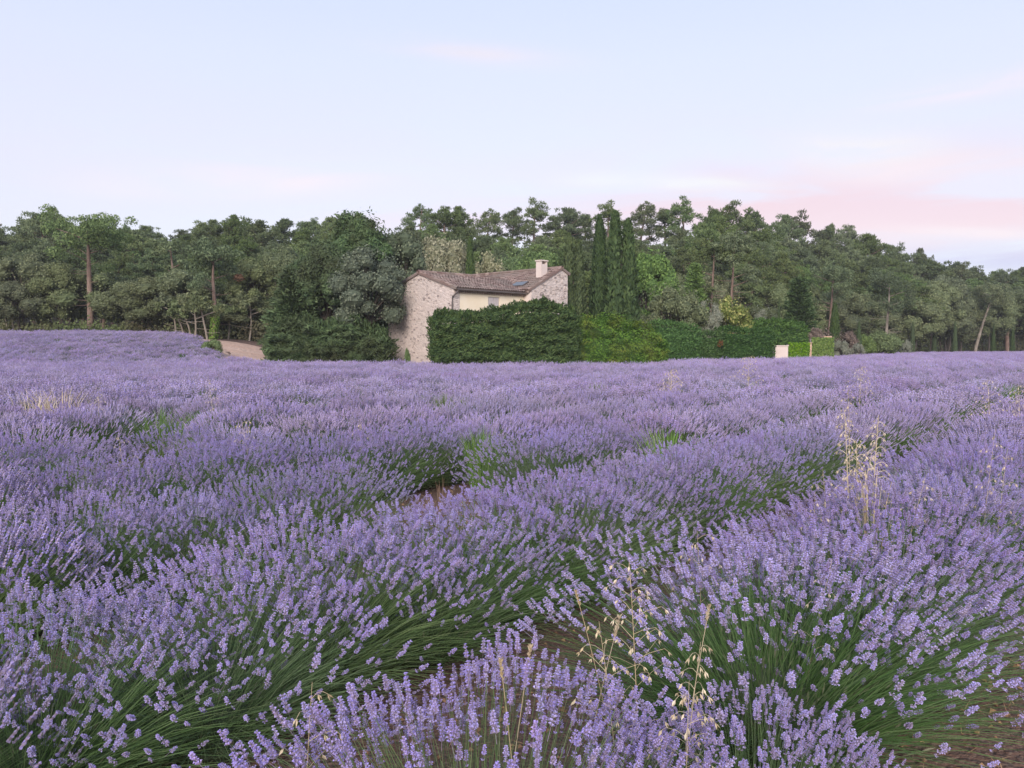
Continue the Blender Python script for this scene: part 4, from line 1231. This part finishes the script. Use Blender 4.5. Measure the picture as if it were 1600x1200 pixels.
def make_bush(lod, seed, flower=1.0, thin=.74):
    global rng
    keep = rng; rng = np.random.default_rng(seed)
    n = int({0: 1080, 1: 1080, 2: 850, 3: 620}[lod] * flower)
    base, mid, tip, d, r_ = bush_layout(n, seed, low=.2 if lod < 2 else .26)
    st_, fl, lf = MB(), MB(), MB()
    ribbons(st_, base, mid, tip, {0: .0023, 1: .0030, 2: .005, 3: .008}[lod], {0: 3, 1: 2, 2: 1, 3: 1}[lod])
    ng = int({0: 1500, 1: 1000, 2: 360, 3: 140}[lod])          # green blades between the flower stems
    b2, m2, t2, _, _ = bush_layout(ng, seed + 500, low=.05)
    k = rng.uniform(.45, .86, (ng, 1)); ribbons(st_, b2, b2 + (m2 - b2) * k, b2 + (t2 - b2) * k, {0: .0032, 1: .0045, 2: .008, 3: .014}[lod], {0: 2, 1: 2, 2: 1, 3: 1}[lod], taper=.3)
    foliage_mound(lf, {0: 2200, 1: 1100, 2: 420, 3: 160}[lod], {0: .006, 1: .009, 2: .014, 3: .022}[lod], {0: .05, 1: .06, 2: .08, 3: .1}[lod])
    core_mound(lf)
    # the flanks towards the furrows carry fewer flowers than the crest
    y = np.abs(tip[:, 1]); keepf = rng.random(n) > thin * np.clip((y - .12) / .3, 0, 1) * np.clip((.64 - tip[:, 2]) / .2, 0, 1)
    tip, fr_d = tip[keepf], d[keepf]; d = fr_d; n = len(tip)
    size = rng.uniform(.62, 1.12, n) if lod == 0 else rng.uniform(.75, 1.15, n)
    parts = None
    fr = frames(d)
    if lod == 0:
        which = rng.integers(0, 8, n)
        npart = 170
        # the spikes that show best: the tallest ones are single parts
        order = np.argsort(-(tip[:, 2] + rng.uniform(0, .25, n)))
        sel = np.zeros(n, bool); sel[order[:npart]] = True
        parts = [(int(which[i]), tip[i].copy(), fr[i].copy(), float(size[i])) for i in order[:npart]]
        top = MB()
        for v in range(8):
            q = (which == v) & ~sel
            inst(fl, *SP0[v], tip[q], fr[q], size[q], .2)
            q = (which == v) & sel
            inst(top, *SP0[v], tip[q], fr[q], size[q], .2)
    elif lod == 1:
        for v in range(4):
            q = np.arange(n) % 4 == v
            inst(fl, *lump_template(v, 4, 7, rad=.0080), tip[q], fr[q], size[q] * 1.08, .2)
    elif lod == 2:
        for v in range(3):
            q = np.arange(n) % 3 == v
            inst(fl, *lump_template(v, 3, 3, length=.075, rad=.0098), tip[q], fr[q], size[q] * 1.1, .25)
    else:
        tv = np.array([(-.012, 0, 0), (.012, 0, 0), (0, 0, .10), (0, -.011, .02), (0, .011, .03), (0, 0, .09)])
        inst(fl, tv, [(0, 1, 2), (3, 4, 5)], [.45, .75], tip, fr, size * 1.15, .3)
    out = {'stems': st_.mesh('stems', M_STEM), 'flowers': fl.mesh('flower_spikes', M_FLOWER), 'leaves': lf.mesh('leaves', M_LAVLEAF), 'parts': parts}
    if lod == 0: out['top'] = top.mesh('flower_spikes_top', M_FLOWER)
    rng = keep
    return out


B0 = [make_bush(0, s) for s in (101, 102)] + [make_bush(0, 103, thin=.15), make_bush(0, 104, thin=.3)]
B1 = [make_bush(1, s) for s in (111, 112, 113, 114)] + [make_bush(1, 115, .35)]
B2 = [make_bush(2, s) for s in (121, 122, 123)] + [make_bush(2, 124, .4)]
B3 = [make_bush(3, s) for s in (131, 132, 133)]

TH = R(37.2)
RD = np.array([math.sin(TH), math.cos(TH)]); PN = np.array([-math.cos(TH), math.sin(TH)])
P0, PS = 1.20, 1.77
gaps = []
for gx, gy, gr in ((485, 664, 1.35), (655, 785, .8), (185, 715, .85), (255, 688, .8), (75, 790, .5), (1050, 640, .6), (560, 612, .9), (1590, 605, .9), (860, 598, 1.0)):
    Y = (1.65 - .25) * FOC / (gy - 541); gaps.append(((gx - 800) / FOC * Y, Y, gr))
cands = []
for k in range(-5, 120):
    p = P0 + PS * k - (.5 if k < 0 else 0) + (.10 if k > 0 else 0)
    t = -2.0 + 0.6 * ((k * .37) % 1)
    tl = []
    if k == 0: tl = [1.50, 2.35, 3.30]; t = 3.95
    while t < 260:
        tl.append(t); t += .62 + rng.uniform(-.08, .08) if t < 22 else .8 if t < 60 else .95
    for t in tl:
        pj = p + rng.normal(0, .07) - (.28 if k == 0 and abs(t - 2.35) < .1 else .16 if k == 0 and 3 < t < 9 else 0); xy = PN * pj + RD * t
        x, y = xy
        if y < .9 or y > 165: continue
        dist = math.hypot(x, y)
        px = to_px(x, y)
        if px < -450 or px > 2100: continue
        if k < 0 and dist < 5.5 and y > 0: continue
        if y > field_edge(px) - .5: continue
        if dist < 1.5: continue
        if any((x - a) ** 2 + (y - b) ** 2 < r * r for a, b, r in gaps): continue
        if dist > 8 and rng.random() < .025: continue
        lf_ = mnoise.noise(Vector((x * .25, y * .25, 4.2)))
        sc = 1.0 + .10 * lf_ + rng.normal(0, .03)
        if rng.random() < .05: sc *= .82
        cands.append((dist, px, x, y, sc, math.pi / 2 - TH + math.pi * rng.integers(2) + rng.normal(0, .35), lf_, k))
cands.sort()
# nearest bushes in view are things of their own
inview = [c for c in cands if -40 < c[1] < 1660][:300]
ids = {id(c) for c in inview}
rest = [c for c in cands if id(c) not in ids]


def set_parts(t, B, spikes):
    link('leaves', B['leaves'], t); link('stems', B['stems'], t)
    fo = link('flower_spikes', B['flowers'], t, kind='stuff')
    if spikes:
        for v, p, fr, s in B['parts']:
            o = link('flower_spike', SP0_MESH[v], t)
            m = Matrix([[*(fr[0] * s), p[0]], [*(fr[1] * s), p[1]], [*(fr[2] * s), p[2]], [0, 0, 0, 1]])
            o.matrix_local = m
    elif 'top' in B:
        link('flower_spikes', B['top'], t, kind='stuff')


near_labels = {}
nth = {}
inview.sort(key=lambda c: (c[0] > 11, c[7], c[2] * RD[0] + c[3] * RD[1]) if c[0] > 11 else (False, 0, c[0]))
for i, (dist, px, x, y, sc, rz, lf_, k) in enumerate(inview):
    c = nth[k] = nth.get(k, 0) + 1
    rowname = {0: 'front row', 1: 'second row', 2: 'third row', 3: 'fourth row'}.get(k)
    if k == 0 and c == 1: lab, grp = 'closest lavender bush, standing apart at the bottom centre with tall spikes', 'lavender bushes of the front row'
    elif rowname and c <= 12 and dist < 16:
        lab, grp = f'lavender bush in the {rowname}, {ordn[c - 1]} plant of that row counting away from the camera', f'lavender bushes of the {rowname}'
    elif 0 <= k < len(ordn) and c <= len(ordn):
        lab, grp = f'lavender bush in the {ordn[k]} row, {ordn[c - 1]} plant counted from where the row enters the view', 'lavender bushes of the nearer rows'
    else:
        zone = 'near' if dist < 12 else 'middle'
        side = 'western' if px < 520 else 'central' if px < 1080 else 'eastern'
        lab = f'flowering lavender bush merged into its row in the {side} {zone} part of the field'
        grp = f'lavender bushes in the {side} {zone} field'
    lod = 0 if dist < 10 else 1 if dist < 16 else 2
    if k == 0 and c <= 3: sc = (1.0, .72, 1.14)[c - 1]
    bank = (B0, B1, B2)[lod]
    if lod == 1: B = bank[4] if rng.random() < .12 else bank[int(rng.integers(4))]
    elif lod == 2: B = bank[3] if rng.random() < .12 else bank[int(rng.integers(3))]
    else: B = bank[2 + int(rng.integers(2))] if k == 0 and c != 3 else bank[int(rng.integers(2))]
    wide = (1.22 if 3 <= c < 12 else 1.04) if k == 0 else (1.14 if dist < 5.5 else .97) if k == 1 else .90
    t = thing('lavender_bush', lab, 'lavender bush', (x, y, terrain(x, y)), rz, grp, (sc * 1.08, sc * wide, sc * rng.uniform(.97, 1.05)))
    set_parts(t, B, lod == 0 and i < 7)

# the remaining thousands: one object, instanced on points
srcs = []
srccol = bpy.data.collections.new('lavender_sources')
for nm, B in [('a_1', B1[0]), ('a_2', B1[2]), ('b_1', B2[0]), ('b_2', B2[1]), ('b_3', B2[2]), ('b_4', B2[3]), ('c_1', B3[0]), ('c_2', B3[1]), ('c_3', B3[2])]:
    # join the three meshes of a bush into one source mesh
    import bmesh
    bm = bmesh.new(); mats = []
    me = bpy.data.meshes.new('bush_' + nm)
    mi = 0
    for key in ('stems', 'flowers', 'leaves'):
        s0 = len(bm.faces); bm.from_mesh(B[key]); bm.faces.ensure_lookup_table()
        for f in bm.faces[s0:]: f.material_index = mi
        me.materials.append(B[key].materials[0]); mi += 1
    bm.to_mesh(me); bm.free()
    o = bpy.data.objects.new('bush_' + nm, me); srccol.objects.link(o)
me = bpy.data.meshes.new('lavender_field')
me.vertices.add(len(rest))
me.vertices.foreach_set('co', np.array([(c[2], c[3], terrain(c[2], c[3])) for c in rest], np.float32).ravel())
def attr(nm, ty, vals):
    a = me.attributes.new(nm, ty, 'POINT'); a.data.foreach_set('value', vals)
attr('rz', 'FLOAT', [c[5] for c in rest]); attr('sc', 'FLOAT', [c[4] for c in rest])
idx = []
for c in rest:
    d_ = c[0]
    if d_ < 13: idx.append(int(rng.integers(2)))
    elif d_ < 42: idx.append(5 if rng.random() < .10 else 2 + int(rng.integers(3)))
    else: idx.append(6 + int(rng.integers(3)))
attr('idx', 'INT', idx)
lav = link('lavender_field', me, kind='stuff')
lav['label'] = 'rows of purple lavender stretching away to the wood'
ng = bpy.data.node_groups.new('scatter_bushes', 'GeometryNodeTree')
ng.interface.new_socket('Geometry', in_out='INPUT', socket_type='NodeSocketGeometry')
ng.interface.new_socket('Geometry', in_out='OUTPUT', socket_type='NodeSocketGeometry')
gi = ng.nodes.new('NodeGroupInput'); go_ = ng.nodes.new('NodeGroupOutput')
ip = ng.nodes.new('GeometryNodeInstanceOnPoints'); ci = ng.nodes.new('GeometryNodeCollectionInfo')
ci.inputs['Collection'].default_value = srccol; ci.inputs['Separate Children'].default_value = True; ci.inputs['Reset Children'].default_value = True
def nattr(nm, ty):
    a = ng.nodes.new('GeometryNodeInputNamedAttribute'); a.data_type = ty; a.inputs['Name'].default_value = nm
    return a.outputs['Attribute']
ng.links.new(gi.outputs[0], ip.inputs['Points']); ng.links.new(ci.outputs[0], ip.inputs['Instance'])
ip.inputs['Pick Instance'].default_value = True
ng.links.new(nattr('idx', 'INT'), ip.inputs['Instance Index'])
cx = ng.nodes.new('ShaderNodeCombineXYZ'); ng.links.new(nattr('rz', 'FLOAT'), cx.inputs[2]); ng.links.new(cx.outputs[0], ip.inputs['Rotation'])
cs = ng.nodes.new('ShaderNodeCombineXYZ'); ms = ng.nodes.new('ShaderNodeMath'); ms.operation = 'MULTIPLY'; ms.inputs[1].default_value = .80
sc_s = nattr('sc', 'FLOAT'); ng.links.new(sc_s, cs.inputs[0]); ng.links.new(sc_s, ms.inputs[0]); ng.links.new(ms.outputs[0], cs.inputs[1]); ng.links.new(sc_s, cs.inputs[2])
ng.links.new(cs.outputs[0], ip.inputs['Scale'])
ng.links.new(ip.outputs[0], go_.inputs[0])
md = lav.modifiers.new('scatter', 'NODES'); md.node_group = ng
print('LAV', len(inview), len(rest), 'maxdist things', inview[-1][0])


# ------------------------------------------------------------------ dry oats, weeds and straw
def spikelet(mb, p, d, s=1.0):
    """two papery glumes, open like a beak, hanging along d"""
    d = unit(np.array([d]))[0]; fr = frames(d[None])[0]; Lg = .020 * s; w = .0034 * s
    for sg in (-1, 1):
        V = [(0, 0, 0), (sg * w * 1.1, w, Lg * .45), (sg * w * 1.5, 0, Lg), (sg * w * 1.1, -w, Lg * .45), (sg * w * .2, 0, Lg * .5)]
        V = np.array(V) @ fr.T + p
        mb.add(V, [(0, 1, 2), (0, 2, 3), (0, 4, 1), (4, 2, 1), (0, 3, 4), (4, 3, 2)], float(.3 + .6 * rng.random()))
    A = np.array([(0, 0, Lg * .4), (.0005, 0, Lg * .4), (.004 * s, .003 * s, Lg * 2.1)]) @ fr.T + p
    mb.add(A, [(0, 1, 2)], .3)


def wild_oat(label, px, ytop, Y, lean=.0, h=None, n=16, spread=.09, s=1.0, thick=.0021, group='dry wild oats among the lavender'):
    top = at(px, ytop, Y); x = top.x - lean; z0 = terrain(x, Y)
    H = top.z - z0
    t = thing('wild_oat', label, 'wild oat', (x, Y, z0), 0, group)
    q = np.linspace(0, 1, 9); path = np.stack([lean * q ** 1.5, .02 * np.sin(q * 4), H * q], 1)
    st_ = MB(); tube(st_, path, thick * (1.25 - q), 5, .45); hm = MB()
    for i in range(n):
        f = .52 + .47 * i / n
        b = np.array([np.interp(f, q, path[:, j]) for j in range(3)])
        a = i * 2.4 + rng.uniform(-.5, .5); Lb = spread * s * (1.15 - f) * 2.0 * rng.uniform(.6, 1.1)
        e = b + np.array([math.cos(a) * Lb, math.sin(a) * Lb, Lb * .5])
        e2 = e + np.array([math.cos(a) * .012, math.sin(a) * .012, -.008]) * s
        tube(st_, [b, (b + e) / 2 + [0, 0, .006], e, e2], [thick * .4, thick * .35, thick * .3, thick * .3], 3, .6, cap=False)
        spikelet(hm, e2, (math.cos(a) * .5, math.sin(a) * .5, -.75), s)
        if rng.random() < .5: spikelet(hm, b + (e - b) * .6, (math.cos(a) * .4, math.sin(a) * .4, -.8), s * .9)
    link('stem', st_.mesh('oat_stem', M_OAT), t); link('spikelets', hm.mesh('oat_spikelets', M_OAT), t, kind='stuff')
    return t


def foxtail(label, px, ytop, Y, lean=0., s=1.0, group='dry grass heads among the lavender'):
    top = at(px, ytop, Y); x = top.x - lean; z0 = terrain(x, Y); H = top.z - z0
    t = thing('grass_stalk', label, 'dry grass', (x, Y, z0), 0, group)
    q = np.linspace(0, 1, 7); path = np.stack([lean * q ** 1.4, .01 * np.sin(q * 4), H * q], 1)
    st_ = MB(); tube(st_, path, .0013 * (1.2 - .5 * q), 5, .4); link('stem', st_.mesh('grass_stem', M_OAT), t)
    hd = MB(); m = 70; f = rng.uniform(1 - .055 * s / H * 1.0, 1, m); b = np.stack([np.interp(f, q, path[:, j]) for j in range(3)], 1)
    a = rng.random(m) * 6.28; d = np.stack([np.cos(a), np.sin(a), 1.3 + 0 * a], 1)
    leaves(hd, b + unit(d) * .005 * s, np.cross(d, rng.normal(0, 1, (m, 3))), .003 * s, .014 * s, .2, tip=d, tint=rng.uniform(0, .35, m))
    link('seed_head', hd.mesh('seed_head', M_OAT), t)
    return t


wild_oat('tallest pale wild oat stalk rising between the two nearest bushes', 982, 868, 2.75, -.05, n=24, spread=.12)
wild_oat('wild oat with a dense bright cluster of spikelets over the green stems', 1093, 1000, 2.35, .05, n=22, spread=.06, s=1.1)
wild_oat('thin wild oat leaning over the shaded furrow', 1088, 828, 3.6, -.05, n=14, spread=.12)
wild_oat('wild oat with few spikelets at the bottom beside the closest bush', 490, 1062, 2.15, .05, n=9, spread=.08, s=1.15)
wild_oat('bushy wild oat left of the tallest stalk', 935, 968, 2.6, -.08, n=16, spread=.12)
wild_oat('broken oat stem beside the closest bush tip', 1075, 1060, 2.3, .0, n=8, spread=.1)
wild_oat('tall twin oat stalk over the furrow, westmost of the pale clump', 1318, 640, 5.2, -.08, n=26, spread=.045, thick=.0062, s=1.3)
wild_oat('shorter oat stalk in the middle of the pale clump', 1337, 688, 5.1, -.04, n=22, spread=.055, thick=.0058, s=1.3)
wild_oat('oat stalk at the east side of the pale clump', 1371, 648, 5.2, .02, n=28, spread=.05, thick=.0062, s=1.3)
wild_oat('crossing oat stalk within the pale clump', 1362, 700, 5.15, .12, n=18, spread=.05, thick=.005, s=1.2)
wild_oat('slim oat behind the pale clump, its head highest of all', 1324, 606, 7.0, -.06, n=20, spread=.06, thick=.003, s=1.2)
wild_oat('leaning oat over the bushes east of the pale clump', 1446, 738, 4.6, .14, n=12, spread=.06, s=1.2)
wild_oat('low oat tuft between the pale clump and the furrow', 1284, 732, 4.8, -.08, n=12, spread=.08, s=1.1)
wild_oat('low oat tuft at the brink of the furrow', 1272, 768, 4.5, -.01, n=8, spread=.08, s=1.1)
wild_oat('low oat tuft just east of the pale clump', 1392, 775, 4.6, .03, n=12, spread=.07, s=1.1)
wild_oat('thin oat above the dense eastern bushes', 1553, 670, 5.0, .05, n=12, spread=.08, s=1.1)
wild_oat('second thin oat above the dense eastern bushes', 1572, 700, 4.9, .04, n=9, spread=.08, s=1.1)
wild_oat('small oat lying over the flowers of the nearest eastern bushes', 1298, 872, 3.3, .1, n=8, spread=.06)
wild_oat('pale oat stalk far out in the field below the laurel hedge', 1049, 577, 17, 0, n=30, spread=.10, thick=.008, s=2.2)
wild_oat('pale oat stalk below the pink pillar far out in the field', 1170, 556, 19, .0, n=22, spread=.14, thick=.006, s=2.2)
wild_oat('pale oat stalk standing in the distant rows by the far gap', 1345, 572, 16, .0, n=22, spread=.12, thick=.005, s=2.0)
wild_oat('oat standing near the far end of the furrow', 1542, 592, 11, -.1, n=22, spread=.1, thick=.004, s=1.6)
wild_oat('oat beside the distant bush gap at the furrow end', 1590, 600, 11, -.1, n=22, spread=.1, thick=.004, s=1.6)
wild_oat('wispy pale weed rising west of centre in the middle field', 325, 588, 12, -.1, n=12, spread=.08, thick=.004, s=1.3)
wild_oat('wispy pale weed standing above the western rows', 155, 612, 12, .05, n=12, spread=.09, thick=.004, s=1.3)
wild_oat('pale dry weed near the bare patch of soil', 378, 655, 8, -.1, n=14, spread=.12, thick=.003, s=1.2)
wild_oat('pale dry weed leaning beside the dark western gap', 186, 680, 8, -.05, n=10, spread=.1, thick=.003, s=1.2)
wild_oat('pale oat in the rows in front of the bare soil patch', 565, 660, 9.5, .03, n=16, spread=.08, thick=.003, s=1.3)
foxtail('pinkish grass head leaning over the furrow soil', 899, 922, 2.9, -.16)
foxtail('pinkish grass head crossing the bushy oat', 968, 962, 2.6, .14, 1.2)
foxtail('grass head standing over the closest bush tips', 829, 1008, 2.2, .09)
foxtail('short grass head on the closest bush', 782, 1030, 2.1, -.07)
foxtail('tiny grass head beside the broken oat', 1108, 945, 2.6, .1)


def tuft(name, label, cat, px, py, z, n, h, spread, mat, w=.006, flop=.3, group=None, part='blades'):
    Y = (CAM_H - z) * FOC / (py - 541); x = (px - 800) / FOC * Y; z0 = terrain(x, Y)
    t = thing(name, label, cat, (x, Y, z0), 0, group)
    mb = MB(); a = rng.random(n) * 6.28; r = rng.random(n) ** .7
    B = np.stack([np.cos(a) * r * spread * .35, np.sin(a) * r * spread * .35, 0 * a], 1)
    hh = h * rng.uniform(.5, 1, n)
    E = np.stack([np.cos(a) * r * spread, np.sin(a) * r * spread, hh * (1 - flop * r)], 1)
    Mi = B * .6 + E * .4 + np.stack([0 * a, 0 * a, hh * .45], 1)
    ribbons(mb, B, Mi, E, w, 3, taper=.2)
    link(part, mb.mesh(part, mat), t, kind='stuff')


tuft('straw_tuft', 'pale papery grass leaves at the foot of the tall oat clump', 'dry grass', 1366, 790, .72, 60, 1.0, .12, M_OAT, .012, .1)
tuft('straw_tuft', 'collapsed tuft of dry brown straw in the dark gap between bushes', 'dry grass', 690, 785, .25, 260, .5, .55, M_STRAW, .006, .8)
tuft('straw_tuft', 'smaller dry straw tuft west of the collapsed one', 'dry grass', 600, 800, .2, 140, .35, .4, M_STRAW, .005, .8)
tuft('straw_tuft', 'flattened straw on the bare reddish soil patch', 'dry grass', 485, 672, .2, 320, .3, .8, M_STRAW, .008, .7)
tuft('straw_tuft', 'dry straw at the dark western gap', 'dry grass', 250, 692, .2, 160, .35, .5, M_STRAW, .007, .7)
tuft('weed_clump', 'bright green weed clump on the brow above the straw gap', 'weeds', 752, 694, .55, 300, .80, .32, M_WEED, .010, .15)
tuft('weed_clump', 'yellowish green weed clump in the middle field', 'weeds', 692, 634, .6, 360, .88, .5, M_WEED, .016, .1)
tuft('weed_clump', 'green weed clump in the rows below the laurel hedge', 'weeds', 928, 612, .6, 360, .86, .6, M_WEED, .018, .1)
tuft('weed_clump', 'dull green weed clump just east of the other far one', 'weeds', 1040, 668, .6, 200, .8, .4, M_WEED, .014, .15)
tuft('weed_clump', 'pale yellow green weeds standing in the western rows', 'weeds', 95, 632, .65, 160, 1.0, .8, M_OAT, .014, .05)
tuft('weed_clump', 'pale flowering weeds at the western frame edge', 'weeds', 50, 634, .65, 120, .98, .6, M_OAT, .012, .05)
tuft('weed_clump', 'green weeds in the dip of the western rows', 'weeds', 250, 660, .5, 240, .78, .6, M_WEED, .012, .15)
tuft('weed_clump', 'dry pale weeds at the near end of the sandy track', 'weeds', 312, 560, .5, 300, 1.2, 2.0, M_OAT, .03, .2)

for lab, px, py, z in (('small green weed tuft in the rows below the house gable', 560, 606, .62), ('small green weed tuft below the east end of the dark hedge', 862, 606, .62),
                       ('dark green weed tuft in the dip of the central rows', 495, 642, .5), ('green weed tuft on the row below the clipped low hedges', 1180, 604, .65),
                       ('green weed tuft near the far end of the main furrow', 1572, 606, .6), ('green weed tuft beside the pale oat clump row', 1045, 690, .62),
                       ('low green weed tuft in the western far field', 118, 523, .6)):
    tuft('weed_clump', lab, 'weeds', px, py, z, 220, z + .2, .45, M_WEED, .014, .15)

# clods, pebbles and litter on the soil of the near furrows
lm = MB(); P = []
for _ in range(9000):
    p = P0 + PS * (rng.integers(-1, 5) + .5) + rng.normal(0, .28); t = rng.uniform(.3, 16) if rng.random() < .6 else rng.uniform(.3, 5)
    x, y = PN * p + RD * t; P.append((x, y, terrain(x, y) + .006))
P = np.array(P)
ov_ = np.array([(1, 0, 0), (-.5, .8, 0), (-.5, -.8, 0), (0, 0, .7)]); 
inst(lm, ov_, [(0, 1, 3), (1, 2, 3), (2, 0, 3)], [.3, .5, .4], P[:4500], frames(np.tile([0, 0, 1.], (4500, 1)) + rng.normal(0, .2, (4500, 3))), rng.uniform(.004, .022, 4500), .3)
leaves(lm, P[4500:] + [0, 0, .006], np.tile([0, 0, 1.], (4500, 1)), .004, .09, .35)
link('soil_litter', lm.mesh('soil_litter', M_STRAW), kind='stuff')

# ------------------------------------------------------------------ thin evening haze
hm_ = MB(); box(hm_, (0, 70, 15), (640, 240, 36.0)); hz = link('haze', hm_.mesh('haze', bpy.data.materials.new('haze_air')), kind='stuff')
m = hz.data.materials[0]; m.use_nodes = True; t = m.node_tree; t.nodes.clear()
o_ = t.nodes.new('ShaderNodeOutputMaterial'); pv = t.nodes.new('ShaderNodeVolumePrincipled')
pv.inputs['Color'].default_value = (0.86, 0.86, 0.92, 1); pv.inputs['Density'].default_value = 0.0004; pv.inputs['Anisotropy'].default_value = 0.1
t.links.new(pv.outputs[0], o_.inputs['Volume'])
